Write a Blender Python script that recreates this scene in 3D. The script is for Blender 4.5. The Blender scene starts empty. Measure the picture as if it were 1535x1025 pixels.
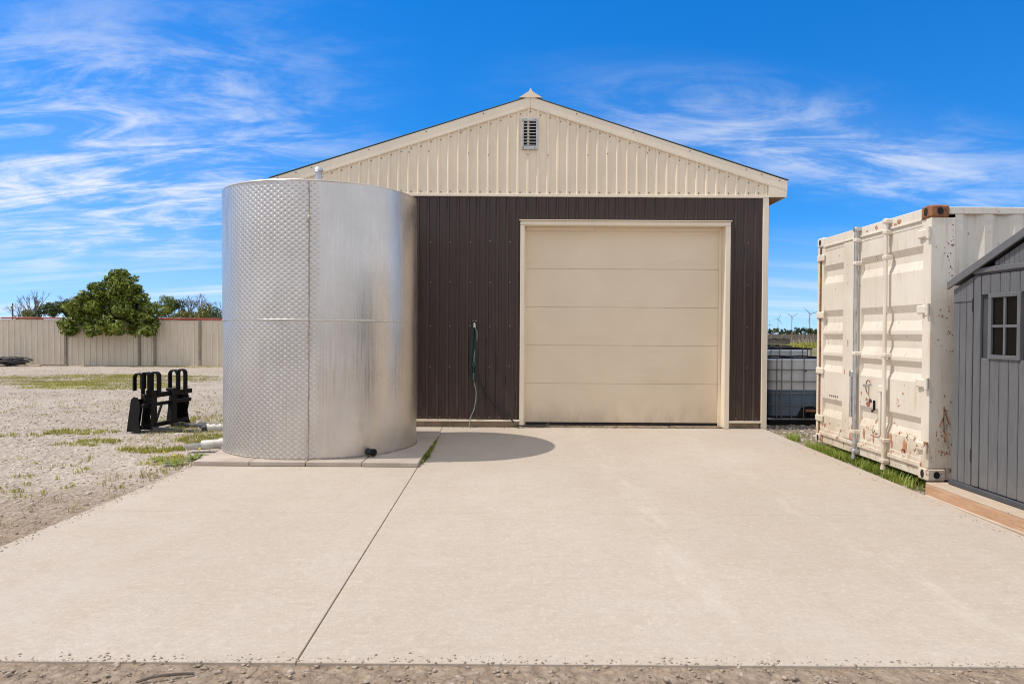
import bpy, bmesh, math, random
import numpy as np
from mathutils import Vector, Matrix

random.seed(7)
rng = np.random.default_rng(11)
SC = bpy.context.scene
COL = SC.collection
R = math.radians

# ------------------------------------------------------------------ camera
CAM_H = 1.46
cam_data = bpy.data.cameras.new('camera')
cam_data.sensor_width = 36.0
cam_data.lens = 36.0 * 1055.0 / 1535.0
cam_data.clip_start = 0.05
cam_data.clip_end = 30000.0
cam = bpy.data.objects.new('camera', cam_data)
COL.objects.link(cam)
cam.matrix_world = (Matrix.Translation((0, 0, CAM_H)) @ Matrix.Rotation(R(90 - 0.787), 4, 'X')
                    @ Matrix.Rotation(R(0.35), 4, 'Z'))
SC.camera = cam

# ------------------------------------------------------------------ light
SUN_DIR = Vector((-1.74, -0.24, 3.06)).normalized()      # towards the sun
SUN_EL = math.asin(SUN_DIR.z)
SUN_AZ = math.atan2(SUN_DIR.x, SUN_DIR.y)                # clockwise from +Y
sun_data = bpy.data.lights.new('sun', 'SUN')
sun_data.energy = 2.1
sun_data.angle = R(0.53)
sun_data.color = (1.0, 0.925, 0.82)
sun = bpy.data.objects.new('sun', sun_data)
COL.objects.link(sun)
sun.rotation_euler = SUN_DIR.to_track_quat('Z', 'Y').to_euler()
sun.location = (-20, -3, 35)

world = bpy.data.worlds.new('World')
SC.world = world
world.use_nodes = True


def build_sky():
    nt = world.node_tree
    n, l = nt.nodes, nt.links
    n.clear()
    out = n.new('ShaderNodeOutputWorld')
    bg = n.new('ShaderNodeBackground')
    bg.inputs['Strength'].default_value = 0.15
    sky = n.new('ShaderNodeTexSky')
    sky.sky_type = 'NISHITA'
    sky.sun_disc = False
    sky.sun_elevation = SUN_EL
    sky.sun_rotation = SUN_AZ
    sky.air_density = 1.0
    sky.dust_density = 0.0
    sky.ozone_density = 2.5
    hsv = n.new('ShaderNodeHueSaturation')
    hsv.inputs['Saturation'].default_value = 1.42
    hsv.inputs['Value'].default_value = 1.0
    l.new(sky.outputs[0], hsv.inputs['Color'])
    tc = n.new('ShaderNodeTexCoord')
    sep = n.new('ShaderNodeSeparateXYZ')
    l.new(tc.outputs['Generated'], sep.inputs[0])
    lift = n.new('ShaderNodeVectorMath')            # leaves the glare band at the very horizon out
    lift.operation = 'ADD'
    lift.inputs[1].default_value = (0, 0, 0.13)
    l.new(tc.outputs['Generated'], lift.inputs[0])
    nrm = n.new('ShaderNodeVectorMath')
    nrm.operation = 'NORMALIZE'
    l.new(lift.outputs[0], nrm.inputs[0])
    l.new(nrm.outputs[0], sky.inputs['Vector'])

    def math_(op, a, b=None, clamp=False):
        m = n.new('ShaderNodeMath')
        m.operation = op
        m.use_clamp = clamp
        for i, v in enumerate((a, b)):
            if v is None:
                continue
            if isinstance(v, (int, float)):
                m.inputs[i].default_value = v
            else:
                l.new(v, m.inputs[i])
        return m.outputs[0]
    zc = math_('MAXIMUM', sep.outputs['Z'], 0.0)
    den = math_('ADD', zc, 0.16)
    u = math_('DIVIDE', sep.outputs['X'], den)
    v = math_('DIVIDE', sep.outputs['Y'], den)
    comb = n.new('ShaderNodeCombineXYZ')
    l.new(u, comb.inputs[0])
    l.new(v, comb.inputs[1])

    def noise(scale_xyz, loc, rot, scale, detail, rough, dist, src=None):
        mp = n.new('ShaderNodeMapping')
        mp.inputs['Scale'].default_value = scale_xyz
        mp.inputs['Location'].default_value = loc
        mp.inputs['Rotation'].default_value = (0, 0, rot)
        l.new(src or comb.outputs[0], mp.inputs[0])
        t = n.new('ShaderNodeTexNoise')
        t.inputs['Scale'].default_value = scale
        t.inputs['Detail'].default_value = detail
        t.inputs['Roughness'].default_value = rough
        t.inputs['Distortion'].default_value = dist
        l.new(mp.outputs[0], t.inputs['Vector'])
        return t.outputs[0]

    def ramp(src, a, b, lo=0.0, hi=1.0):
        m = n.new('ShaderNodeMapRange')
        m.inputs['To Min'].default_value = lo
        m.inputs['To Max'].default_value = hi
        m.interpolation_type = 'SMOOTHSTEP'
        m.inputs['From Min'].default_value = a
        m.inputs['From Max'].default_value = b
        l.new(src, m.inputs['Value'])
        return m.outputs[0]
    tint = n.new('ShaderNodeMix')
    tint.data_type = 'RGBA'
    tint.blend_type = 'MULTIPLY'
    tint.inputs['Factor'].default_value = 1.0
    l.new(hsv.outputs[0], tint.inputs['A'])
    tint.inputs['B'].default_value = (0.46, 0.71, 0.84, 1)

    def bank(u0, v0, ru, rv, rot):
        """soft patch of cirrus round (u0, v0) on the cloud plane"""
        c, s_ = math.cos(rot), math.sin(rot)
        du, dv = math_('SUBTRACT', u, u0), math_('SUBTRACT', v, v0)
        a = math_('DIVIDE', math_('ADD', math_('MULTIPLY', du, c), math_('MULTIPLY', dv, s_)), ru)
        b = math_('DIVIDE', math_('SUBTRACT', math_('MULTIPLY', dv, c), math_('MULTIPLY', du, s_)), rv)
        d = math_('SQRT', math_('ADD', math_('MULTIPLY', a, a), math_('MULTIPLY', b, b)))
        return ramp(d, 1.0, 0.15)
    streak = noise((0.65, 1.7, 1), (3.1, 1.7, 0), R(-22), 2.1, 13, 0.64, 1.3)
    puff = noise((1.0, 1.6, 1), (0.4, 5.2, 0), R(-10), 2.6, 10, 0.66, 0.6)
    wisps = ramp(math_('ADD', math_('MULTIPLY', streak, 0.62), math_('MULTIPLY', puff, 0.38)), 0.425, 0.66)
    cover = ramp(noise((0.6, 0.8, 1), (SKY_COVER[0], SKY_COVER[1], 0), 0, 0.8, 3, 0.5, 0.3), 0.30, 0.52)
    # two banks in view; the unseen sky gets a bright cloud veil, added as fill
    left = bank(-1.50, 2.60, 1.75, 1.0, R(128))
    right = math_('MULTIPLY', bank(1.15, 2.33, 1.45, 0.46, R(19)), 0.62)
    inview = math_('MAXIMUM', left, right)
    ahead = ramp(v, 0.6, 1.2)
    rest = math_('MULTIPLY', math_('ADD', math_('MULTIPLY', cover, 0.35), 0.65), math_('SUBTRACT', 1.0, ahead))
    c2 = math_('MAXIMUM', inview, rest)
    cl = math_('ADD', math_('MULTIPLY', wisps, c2), math_('ADD', math_('MULTIPLY', inview, 0.10), math_('MULTIPLY', rest, 0.72)), True)
    low = ramp(noise((0.35, 2.0, 1), (1.0, 8.0, 0), 0, 1.2, 8, 0.6, 0.4), 0.45, 0.75)
    lowband = math_('MULTIPLY', math_('MULTIPLY', low, 0.55), ramp(sep.outputs['Z'], 0.17, 0.06))
    cl = math_('ADD', math_('ADD', cl, lowband), ramp(sep.outputs['Z'], 0.16, 0.0, 0.0, 0.38), True)
    cl = math_('MULTIPLY', cl, 0.92, True)
    mix = n.new('ShaderNodeMix')
    mix.data_type = 'RGBA'
    l.new(cl, mix.inputs['Factor'])
    l.new(tint.outputs['Result'], mix.inputs['A'])
    mix.inputs['B'].default_value = (3.75, 3.85, 4.0, 1)
    l.new(mix.outputs['Result'], bg.inputs['Color'])
    l.new(bg.outputs[0], out.inputs[0])


SKY_COVER = (2.0, 0.4)
build_sky()
SC.view_settings.view_transform = 'Standard'
SC.view_settings.look = 'None'
SC.view_settings.gamma = 1.0
SC.view_settings.use_curve_mapping = False
SC.view_settings.exposure = 0.72
SC.render.engine = 'CYCLES'
SC.cycles.max_bounces = 8
SC.cycles.filter_width = 1.05

# ------------------------------------------------------------------ helpers


class Nodes:
    """Small wrapper to write node trees tersely."""

    def __init__(self, name):
        self.m = bpy.data.materials.new(name)
        self.m.use_nodes = True
        self.nt = self.m.node_tree
        self.n, self.l = self.nt.nodes, self.nt.links
        self.b = self.n['Principled BSDF']
        self.geo = self.n.new('ShaderNodeNewGeometry')
        self.pos = self.geo.outputs['Position']

    def set(self, k, v):
        if hasattr(v, 'is_output') or isinstance(v, bpy.types.NodeSocket):
            self.l.new(v, self.b.inputs[k])
        else:
            if isinstance(v, tuple) and len(v) == 3:
                v = (*v, 1)
            self.b.inputs[k].default_value = v

    def math(self, op, a, b=None, clamp=False, c=None):
        m = self.n.new('ShaderNodeMath')
        m.operation = op
        m.use_clamp = clamp
        for i, v in enumerate((a, b, c)):
            if v is None:
                continue
            if isinstance(v, (int, float)):
                m.inputs[i].default_value = v
            else:
                self.l.new(v, m.inputs[i])
        return m.outputs[0]

    def noise(self, scale, detail=4, rough=0.55, stretch=(1, 1, 1), dist=0.0, src=None, loc=(0, 0, 0)):
        mp = self.n.new('ShaderNodeMapping')
        mp.inputs['Scale'].default_value = stretch
        mp.inputs['Location'].default_value = loc
        self.l.new(src or self.pos, mp.inputs[0])
        t = self.n.new('ShaderNodeTexNoise')
        t.inputs['Scale'].default_value = scale
        t.inputs['Detail'].default_value = detail
        t.inputs['Roughness'].default_value = rough
        t.inputs['Distortion'].default_value = dist
        self.l.new(mp.outputs[0], t.inputs['Vector'])
        return t.outputs[0]

    def voronoi(self, scale, out='Distance', stretch=(1, 1, 1), rnd=1.0):
        mp = self.n.new('ShaderNodeMapping')
        mp.inputs['Scale'].default_value = stretch
        self.l.new(self.pos, mp.inputs[0])
        t = self.n.new('ShaderNodeTexVoronoi')
        t.inputs['Scale'].default_value = scale
        t.inputs['Randomness'].default_value = rnd
        self.l.new(mp.outputs[0], t.inputs['Vector'])
        return t.outputs[out]

    def ramp(self, src, a, b, lo=0.0, hi=1.0):
        m = self.n.new('ShaderNodeMapRange')
        m.interpolation_type = 'SMOOTHSTEP'
        m.inputs['From Min'].default_value = a
        m.inputs['From Max'].default_value = b
        m.inputs['To Min'].default_value = lo
        m.inputs['To Max'].default_value = hi
        self.l.new(src, m.inputs['Value'])
        return m.outputs[0]

    def mix(self, f, a, b, mode='MIX'):
        m = self.n.new('ShaderNodeMix')
        m.data_type = 'RGBA'
        m.blend_type = mode
        for k, v in (('Factor', f), ('A', a), ('B', b)):
            if isinstance(v, (int, float)):
                m.inputs[k].default_value = v
            elif isinstance(v, tuple):
                m.inputs[k].default_value = (*v[:3], 1)
            else:
                self.l.new(v, m.inputs[k])
        return m.outputs['Result']

    def sep(self, src=None):
        s = self.n.new('ShaderNodeSeparateXYZ')
        self.l.new(src or self.pos, s.inputs[0])
        return s.outputs

    def bump(self, height, strength=0.3, dist=0.01):
        b = self.n.new('ShaderNodeBump')
        b.inputs['Strength'].default_value = strength
        b.inputs['Distance'].default_value = dist
        self.l.new(height, b.inputs['Height'])
        if self.b.inputs['Normal'].is_linked:
            self.l.new(self.b.inputs['Normal'].links[0].from_socket, b.inputs['Normal'])
        self.l.new(b.outputs[0], self.b.inputs['Normal'])

    def random(self):
        return self.geo.outputs['Random Per Island']


def simple(name, col, rough=0.6, metal=0.0, var=0.18, scale=6.0, bump=0.0, bscale=60.0, stretch=(1, 1, 1), spec=0.5):
    k = Nodes(name)
    f = k.noise(scale, 5, 0.6, stretch)
    a = tuple(c * (1 - var) for c in col)
    b = tuple(min(1, c * (1 + var)) for c in col)
    k.set('Base Color', k.mix(k.ramp(f, 0.3, 0.7), a, b))
    k.set('Roughness', rough)
    k.set('Metallic', metal)
    k.set('Specular IOR Level', spec)
    if bump:
        k.bump(k.noise(bscale, 4, 0.6, stretch), bump, 0.01)
    return k.m


class MB:
    """Collects shapes into one mesh."""

    def __init__(self):
        self.v, self.f = [], []

    def add(self, verts, faces):
        o = len(self.v)
        self.v += [tuple(p) for p in verts]
        self.f += [tuple(i + o for i in f) for f in faces]
        return self

    def box(self, x0, x1, y0, y1, z0, z1, b=0.0):
        if b <= 0:
            v = [(x, y, z) for x in (x0, x1) for y in (y0, y1) for z in (z0, z1)]
            f = [(0, 1, 3, 2), (4, 6, 7, 5), (0, 4, 5, 1), (2, 3, 7, 6), (0, 2, 6, 4), (1, 5, 7, 3)]
            return self.add(v, f)
        lo, hi = (x0, y0, z0), (x1, y1, z1)
        b = min(b, 0.45 * min(x1 - x0, y1 - y0, z1 - z0))
        v, idx = [], {}
        for c in [(i, j, k) for i in (0, 1) for j in (0, 1) for k in (0, 1)]:
            for ax in range(3):
                p = []
                for a in range(3):
                    e = hi[a] if c[a] else lo[a]
                    if a != ax:
                        e += -b if c[a] else b
                    p.append(e)
                idx[c, ax] = len(v)
                v.append(tuple(p))
        f = []
        for ax in range(3):
            o1, o2 = [a for a in range(3) if a != ax]
            for s in (0, 1):
                q = []
                for t1, t2 in ((0, 0), (1, 0), (1, 1), (0, 1)):
                    c = [0, 0, 0]
                    c[ax], c[o1], c[o2] = s, t1, t2
                    q.append(idx[tuple(c), ax])
                f.append(tuple(q))
            for s1 in (0, 1):
                for s2 in (0, 1):
                    c0, c1 = [0, 0, 0], [0, 0, 0]
                    c0[o1] = c1[o1] = s1
                    c0[o2] = c1[o2] = s2
                    c0[ax], c1[ax] = 0, 1
                    c0, c1 = tuple(c0), tuple(c1)
                    f.append((idx[c0, o1], idx[c1, o1], idx[c1, o2], idx[c0, o2]))
        for c in [(i, j, k) for i in (0, 1) for j in (0, 1) for k in (0, 1)]:
            f.append((idx[c, 0], idx[c, 1], idx[c, 2]))
        return self.add(v, f)

    def tube(self, pts, r, n=8, cap=True):
        pts = [Vector(p) for p in pts]
        rr = r if isinstance(r, (list, tuple)) else [r] * len(pts)
        v, f = [], []
        prev = None
        for i, p in enumerate(pts):
            t = (pts[min(i + 1, len(pts) - 1)] - pts[max(i - 1, 0)])
            t = t.normalized() if t.length > 1e-9 else Vector((0, 0, 1))
            if prev is None:
                up = Vector((0, 0, 1)) if abs(t.z) < 0.9 else Vector((1, 0, 0))
                a = t.cross(up).normalized()
            else:
                a = (prev - t * prev.dot(t))
                a = a.normalized() if a.length > 1e-6 else t.orthogonal().normalized()
            prev = a
            b = t.cross(a)
            for k in range(n):
                an = 2 * math.pi * k / n
                v.append(p + (a * math.cos(an) + b * math.sin(an)) * rr[i])
        for i in range(len(pts) - 1):
            for k in range(n):
                f.append((i * n + k, i * n + (k + 1) % n, (i + 1) * n + (k + 1) % n, (i + 1) * n + k))
        if cap:
            f.append(tuple(range(n)))
            f.append(tuple((len(pts) - 1) * n + k for k in range(n)))
        return self.add(v, f)

    def prism(self, poly, axis, a0, a1):
        """poly in the plane of the two other axes (in xyz order), extruded along axis"""
        v = []
        for a in (a0, a1):
            for p in poly:
                q = list(p)
                q.insert(axis, a)
                v.append(tuple(q))
        n = len(poly)
        f = [tuple(range(n)), tuple(range(n, 2 * n))]
        f += [(i, (i + 1) % n, n + (i + 1) % n, n + i) for i in range(n)]
        return self.add(v, f)

    def lathe(self, prof, cx, cy, n=32):
        v, f = [], []
        for r, z in prof:
            for k in range(n):
                a = 2 * math.pi * k / n
                v.append((cx + r * math.cos(a), cy + r * math.sin(a), z))
        for i in range(len(prof) - 1):
            for k in range(n):
                f.append((i * n + k, i * n + (k + 1) % n, (i + 1) * n + (k + 1) % n, (i + 1) * n + k))
        return self.add(v, f)

    def build(self, name, mat, parent=None, smooth=False, fix=True):
        me = bpy.data.meshes.new(name)
        me.from_pydata(self.v, [], self.f)
        if fix:
            bm = bmesh.new()
            bm.from_mesh(me)
            bmesh.ops.recalc_face_normals(bm, faces=bm.faces)
            bm.to_mesh(me)
            bm.free()
        return link(name, me, mat, parent, smooth)


OFFSET = {}


def link(name, me, mat, parent=None, smooth=False):
    if mat:
        me.materials.append(mat)
    if smooth:
        me.polygons.foreach_set('use_smooth', [True] * len(me.polygons))
        try:
            me.set_sharp_from_angle(angle=R(40))
        except Exception:
            pass
    o = bpy.data.objects.new(name, me)
    COL.objects.link(o)
    if parent is not None:
        o.parent = parent
        if parent in OFFSET:
            o.matrix_parent_inverse = Matrix.Translation(-OFFSET[parent])
    return o


def thing(name, label, cat, loc=(0, 0, 0), group=None, kind=None, local=False, rz=0.0):
    """Empty at the base; children keep world coordinates unless local."""
    o = bpy.data.objects.new(name, None)
    o.empty_display_size = 0.2
    COL.objects.link(o)
    o.location = loc
    o.rotation_euler = (0, 0, rz)
    if not local:
        OFFSET[o] = Vector(loc)
    return tag(o, label, cat, group, kind)


def tag(o, label=None, cat=None, group=None, kind=None):
    if label:
        o['label'] = label
    if cat:
        o['category'] = cat
    if group:
        o['group'] = group
    if kind:
        o['kind'] = kind
    return o


def raw_mesh(name, verts, faces):
    """fast path for big numpy arrays; faces (m,k)"""
    me = bpy.data.meshes.new(name)
    m, k = faces.shape
    me.vertices.add(len(verts))
    me.vertices.foreach_set('co', np.ascontiguousarray(verts, dtype=np.float32).ravel())
    me.loops.add(m * k)
    me.loops.foreach_set('vertex_index', np.ascontiguousarray(faces, dtype=np.int32).ravel())
    me.polygons.add(m)
    me.polygons.foreach_set('loop_start', np.arange(0, m * k, k, dtype=np.int32))
    me.polygons.foreach_set('loop_total', np.full(m, k, dtype=np.int32))
    me.update(calc_edges=True)
    return me


def copy_tree(o, parent=None):
    c = o.copy()
    COL.objects.link(c)
    if parent is not None:
        c.parent = parent
    for ch in o.children:
        copy_tree(ch, c)
    return c


# ------------------------------------------------------------------ materials
def m_concrete():
    k = Nodes('concrete')
    big = k.noise(0.55, 5, 0.6, (1.0, 0.5, 1))
    mid = k.noise(2.6, 8, 0.74, (0.9, 1.1, 1))
    fine = k.noise(55, 5, 0.8)
    broom = k.noise(9.0, 5, 0.65, (0.8, 2.2, 1))
    c = k.mix(k.ramp(big, 0.3, 0.7), (0.445, 0.382, 0.315), (0.515, 0.455, 0.390))
    c = k.mix(k.ramp(mid, 0.38, 0.68, 0.0, 0.60), c, (0.45, 0.365, 0.285))
    c = k.mix(k.ramp(broom, 0.5, 0.8, 0.0, 0.34), c, (0.64, 0.56, 0.47))
    c = k.mix(k.ramp(fine, 0.44, 0.66, 0.0, 0.62), c, (0.385, 0.32, 0.255))
    c = k.mix(k.ramp(k.noise(26, 6, 0.75, loc=(9, 3, 0)), 0.50, 0.68, 0.0, 0.50), c, (0.61, 0.54, 0.465))
    c = k.mix(k.ramp(k.noise(10, 7, 0.78, (1.0, 1.1, 1), loc=(1, 5, 0)), 0.46, 0.68, 0.0, 0.50), c, (0.395, 0.33, 0.265))
    c = k.mix(k.ramp(k.noise(0.9, 6, 0.7, (1, 0.45, 1), loc=(3, 7, 0)), 0.50, 0.66, 0.0, 0.35), c, (0.50, 0.445, 0.385))
    spots = k.voronoi(5.0)
    c = k.mix(k.ramp(spots, 0.04, 0.0, 0.0, 0.6), c, (0.27, 0.215, 0.165))
    drop = k.ramp(k.voronoi(0.9, stretch=(1, 0.6, 1)), 0.22, 0.05)
    c = k.mix(k.math('MULTIPLY', drop, k.ramp(k.noise(6, 5, 0.7), 0.4, 0.65, 0.0, 0.30)), c, (0.34, 0.285, 0.235))
    # two pale tyre tracks leading up to the door
    s = k.sep()
    wob = k.math('MULTIPLY', k.math('SUBTRACT', k.noise(0.6, 2), 0.5), 0.5)
    x = k.math('ADD', s[0], wob)
    for xc in (1.05, 2.45):
        d = k.math('ABSOLUTE', k.math('SUBTRACT', x, xc))
        tr = k.math('MULTIPLY', k.ramp(d, 0.16, 0.02), k.ramp(k.noise(4.0, 5, 0.7, (2, 0.5, 1)), 0.42, 0.7, 0.0, 0.30))
        c = k.mix(tr, c, (0.66, 0.59, 0.50))
    k.set('Base Color', c)
    k.set('Roughness', 0.92)
    k.set('Specular IOR Level', 0.25)
    k.bump(k.noise(110, 4, 0.75), 0.5, 0.005)
    k.bump(k.noise(22, 4, 0.6, (0.9, 1.3, 1)), 0.12, 0.008)
    return k.m


def m_slab():
    k = Nodes('patio_slab_concrete')
    c = k.mix(k.ramp(k.noise(2.4, 5, 0.6), 0.3, 0.7), (0.40, 0.33, 0.27), (0.50, 0.425, 0.355))
    c = k.mix(k.ramp(k.noise(70, 4, 0.7), 0.4, 0.75, 0, 0.4), c, (0.30, 0.25, 0.21))
    c = k.mix(k.math('MULTIPLY', k.random(), 0.25), c, (0.36, 0.31, 0.27))
    k.set('Base Color', c)
    k.set('Roughness', 0.93)
    k.bump(k.noise(60, 4, 0.7), 0.5, 0.008)
    return k.m


def m_ground():
    k = Nodes('gravel_ground')
    s = k.sep()
    peb = k.voronoi(24.0, 'Color')
    pebd = k.voronoi(24.0, 'Distance')
    peb2 = k.voronoi(58.0, 'Distance')
    hs = k.n.new('ShaderNodeSeparateColor')
    k.l.new(peb, hs.inputs[0])
    g = k.mix(hs.outputs[0], (0.36, 0.30, 0.245), (0.63, 0.555, 0.475))
    g = k.mix(k.ramp(pebd, 0.30, 0.62, 0, 0.6), g, (0.25, 0.20, 0.16))
    g = k.mix(k.ramp(k.noise(0.35, 5, 0.6), 0.38, 0.66, 0, 0.5), g, (0.52, 0.46, 0.395))
    g = k.mix(k.ramp(k.noise(1.7, 5, 0.62, loc=(4, 2, 0)), 0.48, 0.70, 0, 0.62), g, (0.32, 0.25, 0.185))
    # damp, finer dirt close to the slab
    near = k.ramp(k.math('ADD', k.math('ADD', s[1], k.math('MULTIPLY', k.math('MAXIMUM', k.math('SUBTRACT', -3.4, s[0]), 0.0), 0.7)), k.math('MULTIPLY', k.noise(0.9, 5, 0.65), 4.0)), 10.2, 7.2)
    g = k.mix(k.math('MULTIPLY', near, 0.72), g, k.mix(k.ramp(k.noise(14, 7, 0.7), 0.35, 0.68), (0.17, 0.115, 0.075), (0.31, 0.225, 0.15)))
    # bare brown soil between the shed and the container
    right = k.ramp(k.math('ADD', s[0], k.math('MULTIPLY', k.noise(1.5, 3), 0.6)), 3.5, 4.4)
    soil = k.mix(k.ramp(k.noise(6, 5, 0.65), 0.35, 0.7), (0.15, 0.11, 0.08), (0.30, 0.23, 0.17))
    g = k.mix(k.math('MULTIPLY', right, 0.8), g, soil)
    # fields beyond the yard
    far = k.ramp(s[1], 31.0, 36.0)
    field = k.mix(k.ramp(k.noise(0.03, 4, 0.6, (1, 0.25, 1)), 0.35, 0.65), (0.16, 0.145, 0.065), (0.30, 0.235, 0.15))
    g = k.mix(far, g, field)
    k.set('Base Color', g)
    k.set('Roughness', 0.97)
    k.set('Specular IOR Level', 0.15)
    k.bump(k.noise(9, 5, 0.65), 0.6, 0.05)
    k.bump(k.math('SUBTRACT', 1.0, pebd), 0.7, 0.022)
    k.bump(k.math('SUBTRACT', 1.0, peb2), 0.4, 0.010)
    return k.m


def m_steel_paint(name, col, rough=0.38, dirt=(0.3, 0.24, 0.17), dirt_amt=0.25, streak=True, spec=0.5):
    k = Nodes(name)
    c = k.mix(k.ramp(k.noise(1.3, 4), 0.3, 0.7), tuple(x * 0.95 for x in col), tuple(min(1, x * 1.04) for x in col))
    st = k.noise(5.0, 5, 0.6, (7, 7, 0.35)) if streak else k.noise(3.0, 5, 0.6)
    c = k.mix(k.ramp(st, 0.5, 0.85, 0, dirt_amt), c, dirt)
    k.set('Base Color', c)
    k.set('Roughness', k.ramp(st, 0.3, 0.8, rough * 0.85, rough * 1.3))
    k.set('Specular IOR Level', spec)
    k.bump(k.noise(2.5, 3, 0.5, (1, 1, 0.4)), 0.10, 0.01)
    return k.m


def m_brown():
    k = Nodes('brown_steel')
    st = k.noise(6.0, 5, 0.6, (6, 6, 0.25))
    c = k.mix(k.ramp(st, 0.35, 0.75), (0.051, 0.031, 0.025), (0.066, 0.043, 0.036))
    s = k.sep()
    dust = k.math('MULTIPLY', k.ramp(s[2], 1.1, 0.1), k.ramp(k.noise(8, 5, 0.7, (1, 1, .3)), 0.4, 0.75, 0, 0.30))
    c = k.mix(dust, c, (0.18, 0.135, 0.10))
    k.set('Base Color', c)
    k.set('Roughness', 0.38)
    k.set('Specular IOR Level', 0.4)
    k.bump(k.noise(2.5, 3, 0.5, (1, 1, 0.4)), 0.10, 0.01)
    return k.m


def m_door():
    k = Nodes('door_panel_paint')
    gr = k.noise(30, 5, 0.6, (0.25, 1, 3.0))
    c = k.mix(k.ramp(k.noise(1.1, 4), 0.3, 0.7), (0.77, 0.635, 0.465), (0.82, 0.685, 0.51))
    c = k.mix(k.ramp(k.noise(3.5, 5, 0.65, (0.3, 1, 1.5)), 0.55, 0.85, 0, 0.25), c, (0.45, 0.35, 0.22))
    sz = k.sep()
    c = k.mix(k.math('MULTIPLY', k.ramp(sz[2], 0.55, 0.05), k.ramp(k.noise(4, 6, 0.7, (1, 1, 0.5)), 0.35, 0.7, 0.05, 0.5)), c, (0.42, 0.33, 0.23))
    k.set('Base Color', c)
    k.set('Roughness', 0.5)
    k.bump(gr, 0.25, 0.003)
    return k.m


def m_tank():
    k = Nodes('stainless_steel')
    vm = k.n.new('ShaderNodeVectorMath')
    vm.operation = 'SUBTRACT'
    k.l.new(k.pos, vm.inputs[0])
    vm.inputs[1].default_value = (TX, TY, 0)
    s = k.sep(vm.outputs[0])
    phi = k.math('ARCTAN2', s[0], k.math('MULTIPLY', s[1], -1.0))     # 0 facing the camera, + to the right
    arc = k.math('MULTIPLY', phi, TR)
    cell_u, cell_v = 0.040, 0.060
    col = k.math('DIVIDE', k.math('ADD', arc, 10.0), cell_u)
    odd = k.math('MULTIPLY', k.math('MODULO', k.math('FLOOR', col), 2.0), 0.5)
    cv = k.math('MULTIPLY', k.math('SUBTRACT', k.math('FRACT', k.math('ADD', k.math('DIVIDE', s[2], cell_v), odd)), 0.5), 1.4)
    cu = k.math('SUBTRACT', k.math('FRACT', col), 0.5)
    d2 = k.math('ADD', k.math('MULTIPLY', cu, cu), k.math('MULTIPLY', cv, cv))
    d = k.math('SQRT', d2)
    pat = k.ramp(d, 0.12, 0.48)
    edge = k.math('ADD', arc, k.math('MULTIPLY', k.math('SUBTRACT', k.noise(3, 3), 0.5), 0.12))
    mask = k.ramp(edge, 0.28, 0.22)
    fade = k.ramp(k.noise(1.1, 3, 0.5), 0.25, 0.7, 0.5, 1.0)
    cyl = k.n.new('ShaderNodeCombineXYZ')
    k.l.new(arc, cyl.inputs[0])
    k.l.new(s[2], cyl.inputs[2])
    brush = k.noise(14, 6, 0.7, (4, 1, 0.10), src=cyl.outputs[0])
    cloud = k.noise(1.6, 5, 0.6, (1, 1, 0.7), src=cyl.outputs[0])
    c = k.mix(k.ramp(cloud, 0.3, 0.7), (0.55, 0.515, 0.48), (0.66, 0.62, 0.58))
    c = k.mix(k.ramp(brush, 0.45, 0.72, 0, 0.45), c, (0.74, 0.705, 0.67))
    c = k.mix(k.ramp(k.noise(9, 5, 0.7, (5, 1, 0.07), src=cyl.outputs[0], loc=(3, 0, 1)), 0.54, 0.74, 0, 0.28), c, (0.44, 0.41, 0.375))
    scuff = k.math('MULTIPLY', k.ramp(k.noise(2.1, 6, 0.7, src=cyl.outputs[0], dist=1.5), 0.56, 0.70), k.ramp(s[2], 1.3, 0.1, 0.1, 0.5))
    c = k.mix(scuff, c, (0.45, 0.42, 0.39))
    # water stains low on the lower course, and brown drips beside the upright seam
    stain = k.math('MULTIPLY', k.ramp(s[2], 0.75, 0.05), k.ramp(k.noise(2.2, 5, 0.65, src=cyl.outputs[0]), 0.42, 0.72, 0, 0.45))
    c = k.mix(stain, c, (0.46, 0.40, 0.33))
    ds = k.math('ABSOLUTE', k.math('SUBTRACT', arc, 0.16))
    drip = k.math('MULTIPLY', k.ramp(ds, 0.06, 0.0), k.ramp(k.noise(5, 5, 0.7, (3, 1, 0.4), src=cyl.outputs[0]), 0.45, 0.7, 0, 0.6))
    c = k.mix(drip, c, (0.42, 0.35, 0.26))
    holes = k.voronoi(9.0)
    c = k.mix(k.ramp(holes, 0.035, 0.015, 0, 0.7), c, (0.2, 0.17, 0.15))
    k.set('Base Color', c)
    k.set('Metallic', 1.0)
    r = k.ramp(brush, 0.35, 0.7, 0.25, 0.42)
    r = k.math('ADD', r, k.math('MULTIPLY', mask, 0.08))
    r = k.math('ADD', r, k.ramp(s[2], 0.9, 0.0, 0.0, 0.10))
    k.set('Roughness', r)
    k.bump(k.noise(1.0, 2, 0.5, (1, 1, 0.6), src=cyl.outputs[0]), 0.5, 0.035)
    k.bump(k.noise(3.5, 3, 0.5, (1, 1, 0.3), src=cyl.outputs[0]), 0.15, 0.008)
    k.bump(k.math('MULTIPLY', k.math('MULTIPLY', pat, mask), fade), 1.0, 0.0048)
    return k.m


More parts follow.
